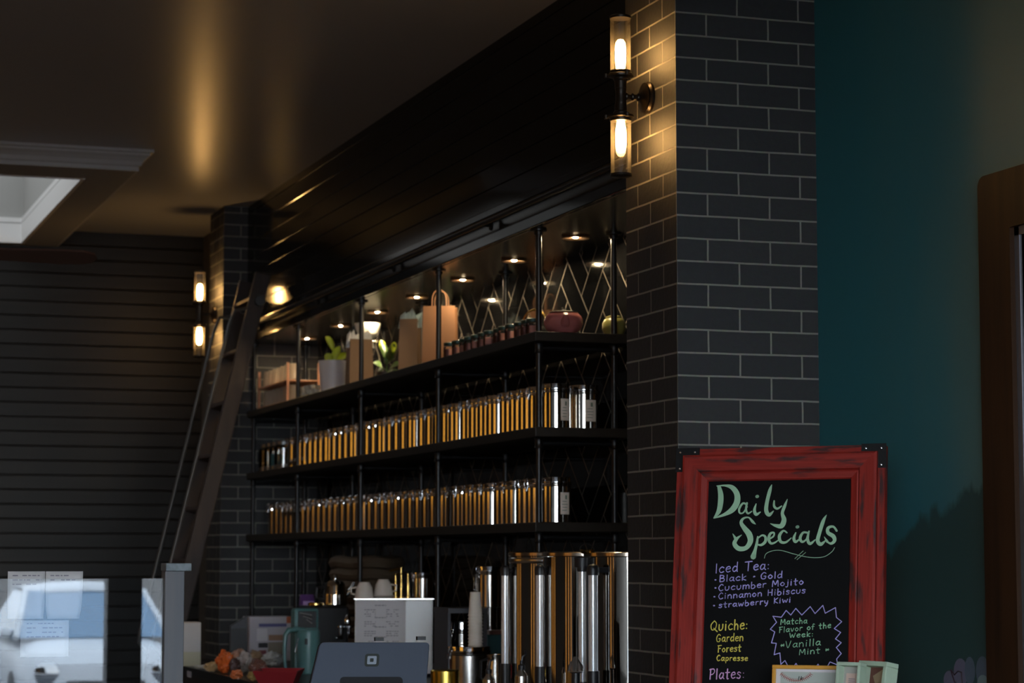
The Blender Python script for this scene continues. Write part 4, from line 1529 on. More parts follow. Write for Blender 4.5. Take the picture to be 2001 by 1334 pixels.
# second aqua appliance behind with dark window
ag2 = thing('aqua_toaster', 'aqua enamel appliance with dark window behind the aqua jug', 'appliance', (at(604, 1210, y=9.92).x, 9.92, CTR))
w2 = at(628, 1200, y=9.92).x - at(604, 1200, y=9.92).x
zt2 = at(608, 1188, y=9.92).z - CTR
MB().box(-w2 * 1.2, w2 * 0.8, 0.0, 0.075, 0.0, zt2).build('shell', M_AQUA, ag2, bevel=0.012)
MB().box(-w2 * 0.9, w2 * 0.6, -0.004, 0.0, zt2 - 0.085, zt2 - 0.012).build('window', M_BLACK, ag2, bevel=0.003)
mb = MB()
for q in range(3):
    mb.tube([(-w2 * 0.8 + q * 0.015, -0.006, zt2 - 0.02 - q * 0.014), (w2 * 0.2, -0.006, zt2 - 0.03 - q * 0.018)], 0.003, 6)
mb.build('rack_bars', mat('pale_steel_bars', (0.35, 0.33, 0.32), 0.4, metal=0.5), ag2)

# poster carton and dark monitor by the far pillar
yq = 11.0
qa, qb = at(488, 1205, y=yq), at(572, 1205, y=yq)
px_ = thing('printed_carton', 'white printed carton with blue lettering band behind the wrapped snacks', 'carton', ((qa.x + qb.x) / 2, yq, CTR))
wq = (qb.x - qa.x) / 2
hq = qa.z - CTR
MB().box(-wq, wq, 0.0, 0.16, 0.0, hq).build('box', mat('off_white_card', (0.46, 0.43, 0.46), 0.6), px_, bevel=0.002)
mb = MB()


def qq(px, py):
    p = at(px, py, y=yq)
    return p.x - px_.location.x, p.z - CTR


for (m, a, b) in ((mat('blue_print', (0.10, 0.10, 0.24), 0.6), (506, 1218), (560, 1224)), (M_PAPER, (502, 1228), (522, 1252)), (M_BLACK, (505, 1256), (523, 1265)), (mat('tan_print', (0.30, 0.17, 0.10), 0.6), (525, 1240), (560, 1251)), (mat('dull_olive_print', (0.22, 0.19, 0.14), 0.6), (524, 1254), (558, 1280)), (mat('rust_print', (0.5, 0.12, 0.04), 0.6), (560, 1204), (570, 1217)), (mat('maroon_print', (0.20, 0.05, 0.06), 0.6), (506, 1270), (520, 1278))):
    x0, z1 = qq(*a)
    x1, z0 = qq(*b)
    MB().box(x0, x1, -0.0012, 0.0, max(z0, 0.002), z1).build('printed_panel', m, px_)
mo = thing('dark_monitor', 'dark grey cabinet-like screen edge left of the printed carton', 'screen', (at(468, 1250, y=yq + 0.05).x, yq + 0.05, CTR))
hm = at(468, 1212, y=yq).z - CTR
MB().add([(-0.045, 0, 0), (0.041, 0, 0), (0.041, 0.03, 0), (-0.045, 0.03, 0), (-0.045, 0, hm * 0.86), (0.041, 0, hm * 1.12), (0.041, 0.03, hm * 1.12), (-0.045, 0.03, hm * 0.86)], [(0, 3, 2, 1), (4, 5, 6, 7), (0, 1, 5, 4), (1, 2, 6, 5), (2, 3, 7, 6), (3, 0, 4, 7)]).build('panel', M_MIDGREY, mo, bevel=0.004)
MB().box(-0.042, 0.035, -0.002, 0.0, 0.01, hm * 0.8).build('bezel', M_CAB, mo)

# white carton next to the grey post
yv = 10.6
va, vb = at(361, 1216, y=yv), at(393, 1216, y=yv)
vc = thing('white_carton', 'plain white carton on the counter end beside the grey post', 'carton', ((va.x + vb.x) / 2, yv, CTR))
MB().box(-(vb.x - va.x) / 2 - 0.01, (vb.x - va.x) / 2, 0.0, 0.12, 0.0, va.z - CTR).build('box', mat('white_card', (0.50, 0.47, 0.46), 0.7), vc, bevel=0.002)
MB().box(-(vb.x - va.x) / 2 - 0.01, (vb.x - va.x) / 2, -0.001, 0.0, 0.0, (va.z - CTR) * 0.33).build('yellowed_band', mat('cream_band', (0.45, 0.42, 0.30), 0.7), vc)
pt2 = thing('price_tag', 'tiny pale price tag on the dark counter edge', 'tag', (2.019, at(370, 1313, x=2.019).y, at(370, 1317, x=2.019).z))
MB().box(-0.001, 0.0, -0.05, 0.05, -0.014, 0.014).build('card', mat('pale_blue_card', (0.40, 0.43, 0.52), 0.6), pt2)


# wrapped snacks
def lump(name, label, cat, px, py, sx, sy, sz, m, seed, grp=None, lift=0.0):
    """crumpled wrapper: a faceted pillow with twisted ends"""
    p = at(px, py, z=CTR + sz * 0.5)
    rnd = random.Random(seed)
    bm = bmesh.new()
    bmesh.ops.create_icosphere(bm, subdivisions=4, radius=1.0)
    a = rnd.uniform(0, PI)
    for v in bm.verts:
        q = v.co * 1.9 + Vector((seed * 3.1, seed, 0))
        k = 1 + 0.42 * mnoise.noise(q) + 0.30 * abs(mnoise.noise(q * 2.6)) + 0.10 * mnoise.noise(q * 7)
        x, y = v.co.x * sx * k, v.co.y * sy * k
        v.co = Vector((x * math.cos(a) - y * math.sin(a), x * math.sin(a) + y * math.cos(a), max(v.co.z, -0.75) * sz * 0.57 * k))
    zmin = min(v.co.z for v in bm.verts)
    me = bpy.data.meshes.new(name)
    bm.to_mesh(me)
    bm.free()
    me.materials.append(m)
    o = bpy.data.objects.new(name, me)
    COL.objects.link(o)
    o.location = (p.x, p.y, CTR - zmin + lift)
    tag(o, label, cat, grp)
    return o


GS = 'wrapped snacks heaped on the counter'
MW = lambda n, c: mat(n, c, 0.28)
for q in (
    ('small cream and amber wrapped snack at the left end of the heap', 416, 1304, 0.030, 0.035, 0.035, MW('cream_amber_wrapper', (0.50, 0.34, 0.17)), 1),
    ('bright orange wrapped snack in the heap', 441, 1297, 0.036, 0.036, 0.080, M_ORANGE, 2),
    ('small coral wrapped sweet lying below the bright orange packet', 463, 1319, 0.020, 0.024, 0.032, MW('coral_wrapper', (0.60, 0.17, 0.06)), 3),
    ('silvery clear wrapped pastry in the middle of the heap', 477, 1298, 0.034, 0.034, 0.070, M_CLEARWRAP, 4),
    ('brown wrapped pastry at the red tray side of the heap', 504, 1307, 0.034, 0.034, 0.060, M_BROWNW, 5),
    ('crumpled white wrapper before the printed carton', 532, 1290, 0.045, 0.040, 0.050, MW('white_wrapper', (0.40, 0.40, 0.38)), 6),
    ('peach wrapped bun at the back of the heap', 466, 1283, 0.045, 0.035, 0.050, MW('peach_wrapper', (0.48, 0.25, 0.16)), 8),
    ('dark chocolate coloured packet between the orange and silvery ones', 459, 1304, 0.020, 0.022, 0.055, MW('chocolate_wrapper', (0.07, 0.03, 0.025)), 9),
    ('gold foil wrapped sweet in front of the brown pastry', 496, 1322, 0.022, 0.024, 0.034, MW('gold_foil', (0.45, 0.32, 0.12)), 10),
    ('grey clear wrapped biscuit by the red tray corner', 516, 1318, 0.022, 0.024, 0.040, MW('grey_clear_wrapper', (0.30, 0.29, 0.28)), 11),
    ('tan wrapped roll behind the brown pastry', 500, 1286, 0.035, 0.030, 0.050, MW('tan_wrapper', (0.36, 0.24, 0.14)), 12),
    ('pale straw tube lying at the far left of the heap', 399, 1303, 0.012, 0.045, 0.014, MW('pale_straw', (0.5, 0.5, 0.46)), 13),
):
    lump('snack_packet', q[0], 'snack', *q[1:], GS)
p = at(545, 1318, z=CTR + 0.03)
rt_ = thing('red_tray', 'red plastic tray with sloping sides at the heap end', 'tray', (p.x, p.y, CTR), -0.35)
A, B, hT = (0.066, 0.10), (0.088, 0.13), 0.050
vs = [(-A[0], -A[1], 0), (A[0], -A[1], 0), (A[0], A[1], 0), (-A[0], A[1], 0), (-B[0], -B[1], hT), (B[0], -B[1], hT), (B[0], B[1], hT), (-B[0], B[1], hT)]
MB().add(vs, [(0, 3, 2, 1), (0, 1, 5, 4), (1, 2, 6, 5), (2, 3, 7, 6), (3, 0, 4, 7)]).build('tray_body', M_REDTRAY, rt_, solid=0.004)

# shelf shadows: items on side cabinet under the shelves by the far pillar
cp = thing('copper_pan', 'small copper pan hanging low by the dim brick pillar', 'pan', (2.93, 11.75, CTR))
MB().lathe([(0.05, 0.0), (0.06, 0.004), (0.062, 0.05), (0.060, 0.05), (0.056, 0.006)], 26, close=False).build('pan_body', mat('dull_copper', (0.45, 0.24, 0.13), 0.3, metal=1.0), cp)
MB().tube([(-0.06, 0, 0.045), (-0.12, 0, 0.06)], 0.005, 8).build('handle', M_IRON, cp)
bk2 = thing('woven_basket', 'brown woven basket in the shadow under the lowest shelf', 'basket', (2.97, 10.95, CTR))
mb = MB()
hbq = at(640, 1092, x=2.9).z - CTR
for q in range(9):
    z = (hbq - 0.02) / 15 + 0.005 + q * (hbq - 0.02) / 8.6
    pts = [(0.15 * math.cos(a) * (0.85 + 0.02 * q), 0.22 * math.sin(a) * (0.85 + 0.02 * q), z + 0.004 * math.sin(6 * a)) for a in [2 * PI * k / 28 for k in range(28)]]
    mb.tube(pts, (hbq - 0.02) / 15, 8, closed=True)
mb.build('weave', mat('brown_wicker', (0.07, 0.045, 0.024), 0.7), bk2)
pts = [(0.15 * math.cos(a), 0.22 * math.sin(a), hbq) for a in [2 * PI * k / 28 for k in range(28)]]
MB().tube(pts, 0.010, 8, closed=True).build('rim', mat('tan_wicker', (0.11, 0.07, 0.04), 0.6), bk2)

# ------------------------------------------------------------------ order counter, till and glass screen
oc = thing('order_counter', 'dark order counter carrying the till and glass screen', 'counter', (1.0, 5.8, 0))
MB().box(-0.9, 0.75, -1.1, 1.25, CTR - 0.04, CTR - 0.0007).build('worktop', M_COUNTER, oc, bevel=0.003)
MB().box(-0.86, 0.70, -1.05, 1.20, 0.0, CTR - 0.04).build('cabinet_base', M_CAB, oc)

yt_ = 6.15
ca = at(724, 1256, y=yt_)
till = thing('tablet_till', 'slate grey tablet till stand with a square emblem seen from behind', 'till', (ca.x, yt_, CTR))


def tp_(px, py, dy=0.0):
    p = at(px, py, y=yt_ + dy)
    return Vector((p.x - ca.x, dy, p.z - CTR))


def tilt(px, py):
    """point of the sloping back panel, which leans away at the top"""
    d = ray(px, py)
    # plane through top edge (y=yt_) leaning: y = yt_ - 0.35*(ztop - z)
    ztp = ca.z
    # solve EYE + t*d : t*d.y = yt_ - 0.35*(ztp - EYE - t*d.z)
    t = (yt_ - 0.35 * (ztp - EYE)) / (d.y - 0.35 * d.z)
    p = EYEV + d * t
    return Vector((p.x - ca.x, p.y - yt_, p.z - CTR))


# outline of the back shell: rounded top corners, flaring down to the counter
corn = []
L_, R_ = tilt(626, 1254), tilt(840, 1254)
bl_, br_ = tilt(607, 1334), tilt(834, 1334)
sl = (bl_ - L_) / (bl_.z - L_.z)
sr = (br_ - R_) / (br_.z - R_.z)
zb0 = 0.045
BL, BR = L_ + sl * (zb0 - L_.z), R_ + sr * (zb0 - R_.z)
rr = 0.010
ex = (R_ - L_).normalized()
outl = [BL, L_ + sl.normalized() * rr * (1 if sl.z < 0 else -1)]
dl = (BL - L_).normalized()
dr_ = (BR - R_).normalized()
outl = [BL, L_ + dl * rr, L_ + dl * rr * 0.3 + ex * rr * 0.3, L_ + ex * rr, R_ - ex * rr, R_ + dr_ * rr * 0.3 - ex * rr * 0.3, R_ + dr_ * rr, BR]
nrm = ex.cross(dl).normalized()
if nrm.y > 0:
    nrm = -nrm
n = len(outl)
vs = [p for p in outl] + [p - nrm * 0.016 for p in outl]
fs = [list(range(n)), list(range(n, 2 * n))[::-1]] + [(i, (i + 1) % n, n + (i + 1) % n, n + i) for i in range(n)]
MB().add(vs, fs).build('back_shell', M_TABLET, till, bevel=0.003)
# display glass on the far side, showing as a thin dark edge over the shell
vs = [p - nrm * 0.0165 + Vector((0, 0, 0.003)) for p in outl[1:7]] + [outl[7] - nrm * 0.0165, outl[0] - nrm * 0.0165]
v2 = [p - nrm * 0.006 for p in vs]
n = len(vs)
MB().add(vs + v2, [list(range(n)), list(range(n, 2 * n))[::-1]] + [(i, (i + 1) % n, n + (i + 1) % n, n + i) for i in range(n)]).build('display', M_BLACK, till)


def shell_shape(poly, lift, th, m, name, par):
    pts = [tilt(*q) + nrm * lift for q in poly]
    n = len(pts)
    v2 = [p + nrm * th for p in pts]
    return MB().add(pts + v2, [list(range(n)), list(range(n, 2 * n))[::-1]] + [(i, (i + 1) % n, n + (i + 1) % n, n + i) for i in range(n)]).build(name, m, par)


def rrect(x0, y0, x1, y1, r, skew=0.0, k=4):
    pts = []
    for (cx_, cy_, a0) in ((x1 - r, y0 + r, -PI / 2), (x1 - r, y1 - r, 0), (x0 + r, y1 - r, PI / 2), (x0 + r, y0 + r, PI)):
        for q in range(k + 1):
            a = a0 + q / k * PI / 2
            x, y = cx_ + r * math.cos(a), cy_ + r * math.sin(a)
            pts.append((x + skew * (y1 - y) / (y1 - y0), y))
    return pts


em_ = shell_shape(rrect(712, 1277, 740, 1302, 5, 1.6), 0.0, 0.0006, M_INKD, 'emblem', till)
em_['label'] = 'dark rounded square emblem'
shell_shape(rrect(717, 1281.5, 735, 1297.5, 2, 1.2), 0.0006, 0.0005, mat('pale_slate', (0.34, 0.38, 0.45), 0.4), 'emblem_window', em_)
shell_shape(rrect(722.5, 1286, 729.5, 1293, 1, 0.5), 0.0011, 0.0005, M_INKD, 'emblem_centre', em_)
shell_shape(rrect(664, 1322, 787, 1345, 8), 0.0, 0.0006, M_BLACK, 'cable_recess', till)
MB().box(-0.11, 0.11, -0.14, 0.12, 0.0, 0.05).build('base', M_TABLET, till, bevel=0.006)
o = MB().box(0.098 - 0.012, 0.098 + 0.012, 0.02, 0.035, 0.0, 0.01).build('card_reader', M_BLACK, till)
o.location = tp_(822, 1250) - Vector((0.098, 0.03, 0.0))
o2 = MB().box(-0.012, 0.012, 0.02, 0.035, 0.0, 0.01).build('camera_bump', M_BLACK, till)
o2.location = tp_(740, 1251) - Vector((0, 0.03, 0.001))

# glass screen with grey post
yg_ = 5.90
gs = thing('glass_screen', 'clear glass counter screen held by a grey capped post', 'screen', (0.9, yg_, CTR))
px0 = at(319, 1200, y=yg_).x
px1 = at(357, 1200, y=yg_).x
ztp = at(200, 1130, y=yg_).z
MB().box(-0.45, px0 - 0.9, -0.004, 0.004, 0.0, ztp - CTR).build('glass_pane', G_PANE, gs)
zpt = at(345, 1115, y=yg_).z - CTR
po = MB().box(px0 - 0.9, px1 - 0.9, -0.02, 0.035, 0.0, zpt).build('post', M_POST, gs, bevel=0.002)
cpo = MB().box(px0 - 0.9 - 0.004 * 0, px1 - 0.9 + 0.016, -0.03, 0.045, zpt, at(345, 1100, y=yg_ - 0.02).z - CTR).build('post_cap', M_POSTCAP, po, bevel=0.002)
cpo['label'] = 'pale weathered cap'


def paper_on_glass(label, p00, p11, curl=0.0, seed=1, lines=4):
    a, b = at(*p00, y=yg_ + 0.012), at(*p11, y=yg_ + 0.012)
    t = thing('taped_paper', label, 'paper', ((a.x + b.x) / 2, yg_ + 0.0045, b.z), 0, 'papers taped behind the glass screen')
    w, h = (b.x - a.x) / 2, a.z - b.z
    vs, fs = [], []
    for i in range(9):
        u_ = -1 + i / 4
        for j in range(7):
            v_ = j / 6
            ww = w * (1 - curl * (1 - v_) ** 4)
            vs.append((u_ * ww, 0.002 + curl * 0.05 * (1 - v_) ** 2 * u_ * u_, v_ * h))
    for i in range(8):
        for j in range(6):
            fs.append((i * 7 + j, (i + 1) * 7 + j, (i + 1) * 7 + j + 1, i * 7 + j + 1))
    MB().add(vs, fs, 0, True).build('sheet', mat('sheet_paper', (0.52, 0.50, 0.50), 0.8), t, solid=0.0006)
    mb = MB()
    rnd = random.Random(seed)
    for q in range(lines):
        dash_text(mb, -w * 0.75, w * rnd.uniform(0.4, 0.8), h * 0.9 - q * 0.011, 0.0028, 0.0012, rnd)
    mb.build('print', M_INK, t)
    return t


paper_on_glass('left of the two upper papers standing above the glass edge', (15, 1116), (86, 1208), 0.05, 2, 3)
paper_on_glass('right upper paper with curled lower corners behind the glass', (89, 1116), (160, 1208), 0.14, 3, 2)
paper_on_glass('wide lower paper behind the glass below the other two', (40, 1212), (133, 1282), 0.0, 4, 4)

# ------------------------------------------------------------------ ceiling fan at the left edge
fc = at(190, 506, y=9.0)
fan = thing('ceiling_fan', 'dark wooden ceiling fan blade reaching in from the left edge', 'fan', (fc.x - 0.64, 9.0, fc.z))
MB().lathe([(0.07, -0.06), (0.10, -0.04), (0.10, 0.05), (0.05, 0.08), (0.015, 0.09), (0.015, CEIL - fc.z - 0.03), (0.06, CEIL - fc.z - 0.02), (0.065, CEIL - fc.z)], 28).build('motor', M_BRONZE, fan)
for k in range(4):
    a = k * PI / 2
    Mx = Matrix.Rotation(a, 4, 'Z') @ Matrix.Rotation(math.radians(-16), 4, 'X')
    pts = [(0.16, -0.045), (0.50, -0.065), (0.58, -0.062), (0.625, -0.04), (0.64, 0.0), (0.625, 0.04), (0.58, 0.062), (0.50, 0.065), (0.16, 0.045)]
    b = MB().prism(pts, 0.008, 0, Mx).build('blade', M_FAN, fan)
    MB().box(0.08, 0.20, -0.02, 0.02, 0.008, 0.014, 0, Mx).build('blade_iron', M_BRONZE, b)

# ------------------------------------------------------------------ chalkboard sign
TL = EYEV + ray(1324, 878) / F * 6.22
TR = EYEV + ray(1731, 868) / F * 6.03
BLp = EYEV + ray(1307, 1334) / F * 6.05
bx_ = (TR - TL).normalized()
bz = (TL - BLp)
bz = (bz - bx_ * bz.dot(bx_)).normalized()
by = bz.cross(bx_).normalized()       # points away from the viewer
if by.y < 0:
    by = -by
BW = (TR - TL).length
BHT = (TL.z - CTR - 0.008) / bz.z
sgn = thing('chalkboard_sign', 'large chalkboard in a distressed red frame listing daily specials', 'chalkboard', TL)
SM = Matrix(((bx_.x, by.x, bz.x, 0), (bx_.y, by.y, bz.y, 0), (bx_.z, by.z, bz.z, 0), (0, 0, 0, 1)))
sgn.rotation_euler = SM.to_euler()
SI = SM.to_3x3().inverted()


def bloc(px, py, off=0.0):
    """pixel -> local (x right, z up) on the board plane at depth off behind the frame's back plane"""
    d = ray(px, py)
    o_ = TL + by * off
    t = (o_ - EYEV).dot(by) / d.dot(by)
    return SI @ (EYEV + d * t - TL)


def mm(px):
    return px / F * 6.17


def frame_mesh(w, h, loops):
    """nested rectangular loops (inset, height towards viewer); returns MB with uv along each bar"""
    mb = MB()
    n = len(loops)
    rect = []
    for ins, ht in loops:
        rect.append([(ins, -ht, -ins), (w - ins, -ht, -ins), (w - ins, -ht, -h + ins), (ins, -ht, -h + ins)])
    for i in range(n - 1):
        for k in range(4):
            k2 = (k + 1) % 4
            mb.add([rect[i][k], rect[i][k2], rect[i + 1][k2], rect[i + 1][k]], [(0, 1, 2, 3)])
    return mb


def frame_uv(w, h):
    def fn(co, nn):
        # decide the bar from the position
        dl, dr2, dt, db = co.x, w - co.x, -co.z, h + co.z
        return (co.x, co.z)
    return fn


I1, I2, I3 = mm(15), mm(50), mm(66)
loops = [(0.0, -0.030), (0.0, 0.0), (0.002, 0.003), (I1 - 0.002, 0.003), (I1, 0.016), (I1 + 0.006, 0.019), (I2 - 0.004, 0.017), (I2, 0.010), (I2 + 0.004, 0.011), (I3 - 0.003, 0.006), (I3, 0.002), (I3, -0.012)]
fmb = frame_mesh(BW, BHT, loops)
# frame with per-bar uv so that the paint wear follows the grain
me = bpy.data.meshes.new('frame')
me.from_pydata([tuple(v) for v in fmb.v], [], fmb.f)
me.materials.append(M_RED)
uvl = me.uv_layers.new(name='UVMap')
for pi_, p in enumerate(me.polygons):
    k = pi_ % 4
    for li in p.loop_indices:
        co = me.vertices[me.loops[li].vertex_index].co
        dpt = co.y
        if k in (0, 2):
            uvl.data[li].uv = (co.x + 3 * k, co.z + dpt)
        else:
            uvl.data[li].uv = (co.z + 3 * k, co.x + dpt)
bm = bmesh.new()
bm.from_mesh(me)
bmesh.ops.recalc_face_normals(bm, faces=bm.faces)
bm.to_mesh(me)
bm.free()
fo = bpy.data.objects.new('frame', me)
COL.objects.link(fo)
fo.parent = sgn
BOARD_Y = -0.001
bo = MB().box(I3 - 0.004, BW - I3 + 0.004, BOARD_Y, 0.010, -BHT + I3 - 0.004, -I3 + 0.004).build('board', M_BOARD, sgn)
# black corner brackets with bright studs
for (cx_, sx) in ((0.0, 1), (BW, -1)):
    mb = MB()
    la, wa = mm(46), I1
    x0, x1 = sorted((cx_ - sx * 0.002, cx_ + sx * la))
    mb.box(x0, x1, -0.006, -0.001, -wa, 0.002)
    x0, x1 = sorted((cx_ - sx * 0.002, cx_ + sx * wa))
    mb.box(x0, x1, -0.006, -0.001, -mm(46), -wa)
    br_o = mb.build('corner_bracket', M_IRON, sgn)
    st_ = MB()
    for (ax, az) in ((0.5 * wa, -0.5 * wa), (la - 0.012, -0.5 * wa), (0.5 * wa, -mm(40))):
        st_.lathe([(0.0032, 0.0), (0.0026, 0.0016), (0.0, 0.0022)], 10, M=Matrix.Translation((cx_ + sx * ax, -0.006, az)) @ Matrix.Rotation(PI / 2, 4, 'X'))
    st_.build('stud', M_CHROME, br_o)
# prop leg behind
MB().box(BW * 0.4, BW * 0.6, 0.031, 0.045, -BHT, -0.08).build('back_leg', M_RED, sgn, uvfn=lambda co, nn: (co.z, co.x))

# --- handwriting
CHALK_G = mat('sage_green_chalk', (0.34, 0.55, 0.36), 0.8)
CHALK_L = mat('lavender_chalk', (0.42, 0.37, 0.75), 0.8)
CHALK_Y = mat('yellow_chalk', (0.72, 0.60, 0.10), 0.8)
CHALK_P = mat('pink_chalk', (0.66, 0.36, 0.62), 0.8)
CHALK_M = mat('mint_chalk', (0.28, 0.55, 0.33), 0.8)
TOFF = BOARD_Y - 0.0012


def smooth_path(pts, k=5):
    """Catmull-Rom through (x, y, w)"""
    if len(pts) < 3:
        return pts
    out = []
    n = len(pts)
    for i in range(n - 1):
        p0, p1, p2, p3 = pts[max(i - 1, 0)], pts[i], pts[i + 1], pts[min(i + 2, n - 1)]
        for q in range(k):
            t = q / k
            out.append(tuple(0.5 * (2 * p1[j] + (p2[j] - p0[j]) * t + (2 * p0[j] - 5 * p1[j] + 4 * p2[j] - p3[j]) * t * t + (3 * p1[j] - p0[j] - 3 * p2[j] + p3[j]) * t ** 3) for j in range(3)))
    out.append(pts[-1])
    return out


LAYER = [0]


def stroke(mb, pts, to_local, smooth=True):
    """flat ribbon of chalk along pixel points (x, y, width)"""
    pp = smooth_path(pts) if smooth else pts
    LAYER[0] += 1
    off = -0.000004 * (LAYER[0] % 200)
    vs, fs = [], []
    n = len(pp)
    for i, (x, y, w) in enumerate(pp):
        a, b = pp[max(i - 1, 0)], pp[min(i + 1, n - 1)]
        tx, ty = b[0] - a[0], b[1] - a[1]
        l = math.hypot(tx, ty) or 1
        nx, ny = -ty / l * w / 2, tx / l * w / 2
        for sg in (1, -1):
            q = to_local(x + sg * nx, y + sg * ny)
            vs.append((q.x, TOFF + off, q.z))
    for i in range(n - 1):
        fs.append((2 * i, 2 * i + 1, 2 * i + 3, 2 * i + 2))
    # rounded ends
    for (x, y, w) in (pp[0], pp[-1]):
        k = len(vs)
        for q in range(8):
            an = 2 * PI * q / 8
            r = to_local(x + math.cos(an) * w / 2, y + math.sin(an) * w / 2)
            vs.append((r.x, TOFF + off, r.z))
        fs.append(list(range(k, k + 8)))
    mb.add(vs, fs)


def crop5(x, y):
    return bloc(1290 + x / 4.257, 850 + y / 4.257, 0.0)


def crop6(x, y):
    return bloc(1290 + x / 4.257, 1070 + y / 4.257, 0.0)


DAILY = [
    [(492, 432, 30), (506, 500, 44), (502, 580, 44), (486, 640, 36), (448, 690, 8)],
    [(474, 424, 8), (540, 420, 16), (600, 436, 38), (640, 490, 46), (640, 560, 50), (600, 622, 46), (530, 664, 24), (448, 691, 8)],
    [(722, 578, 16), (690, 568, 16), (660, 612, 18), (664, 648, 14), (694, 645, 12), (724, 596, 14)],
    [(724, 566, 16), (716, 620, 18), (732, 652, 16), (764, 634, 8)],
    [(800, 572, 8), (786, 625, 24), (800, 660, 26), (836, 640, 8)],
    [(806, 512, 26), (812, 510, 26)],
    [(930, 414, 6), (914, 462, 28), (890, 560, 30), (884, 630, 34), (908, 664, 30), (944, 632, 8)],
    [(950, 548, 12), (950, 592, 20), (976, 612, 18), (1012, 590, 10)],
    [(1060, 534, 5), (1038, 590, 24), (1018, 650, 26), (1032, 706, 40), (1010, 756, 40), (960, 752, 24), (918, 736, 4)],
    [(796, 742, 4), (772, 722, 22), (738, 686, 12), (694, 694, 18), (676, 730, 28), (704, 776, 40), (742, 826, 50), (752, 884, 44), (716, 938, 36), (656, 944, 40), (620, 904, 36), (640, 862, 24), (680, 830, 4)],
    [(606, 822, 5), (630, 862, 26)],
    [(814, 846, 14), (806, 900, 22), (792, 956, 26), (776, 1012, 46)],
    [(812, 862, 10), (848, 834, 14), (876, 846, 20), (876, 886, 24), (842, 914, 20), (804, 908, 8)],
    [(906, 866, 14), (944, 842, 14), (948, 812, 14), (918, 820, 20), (904, 864, 24), (922, 900, 20), (956, 894, 14), (992, 868, 8)],
    [(1056, 812, 12), (1026, 796, 16), (994, 838, 26), (1004, 886, 24), (1046, 892, 18), (1092, 856, 8)],
    [(1130, 812, 10), (1114, 858, 24), (1128, 888, 22), (1168, 860, 8)],
    [(1140, 765, 26), (1147, 763, 26)],
    [(1226, 812, 16), (1190, 812, 18), (1166, 856, 24), (1182, 888, 20), (1216, 868, 12), (1234, 812, 14)],
    [(1240, 800, 12), (1228, 864, 24), (1248, 904, 24), (1292, 870, 8)],
    [(1386, 664, 4), (1358, 716, 28), (1326, 816, 30), (1312, 880, 32), (1338, 908, 30), (1378, 876, 8)],
    [(1470, 796, 18), (1442, 762, 18), (1400, 772, 24), (1398, 812, 30), (1442, 842, 34), (1452, 878, 28), (1422, 902, 20), (1380, 882, 8)],
    [(1366, 846, 4), (1392, 886, 22)],
]
FLOUR = [
    [(868, 1025, 4), (884, 986, 5), (940, 962, 5), (1010, 960, 5), (1100, 985, 5), (1200, 1010, 5), (1290, 1020, 5), (1370, 1010, 5), (1430, 970, 5), (1453, 935, 4)],
    [(1122, 1028, 4), (1192, 963, 4)],
    [(1140, 1036, 4), (1212, 976, 4)],
]
mb = MB()
for s in DAILY:
    stroke(mb, s, crop5)
for s in FLOUR:
    stroke(mb, s, crop5)
h = mb.build('heading_lettering', CHALK_G, bo, fix=False)
h['label'] = 'sage green Daily Specials heading'

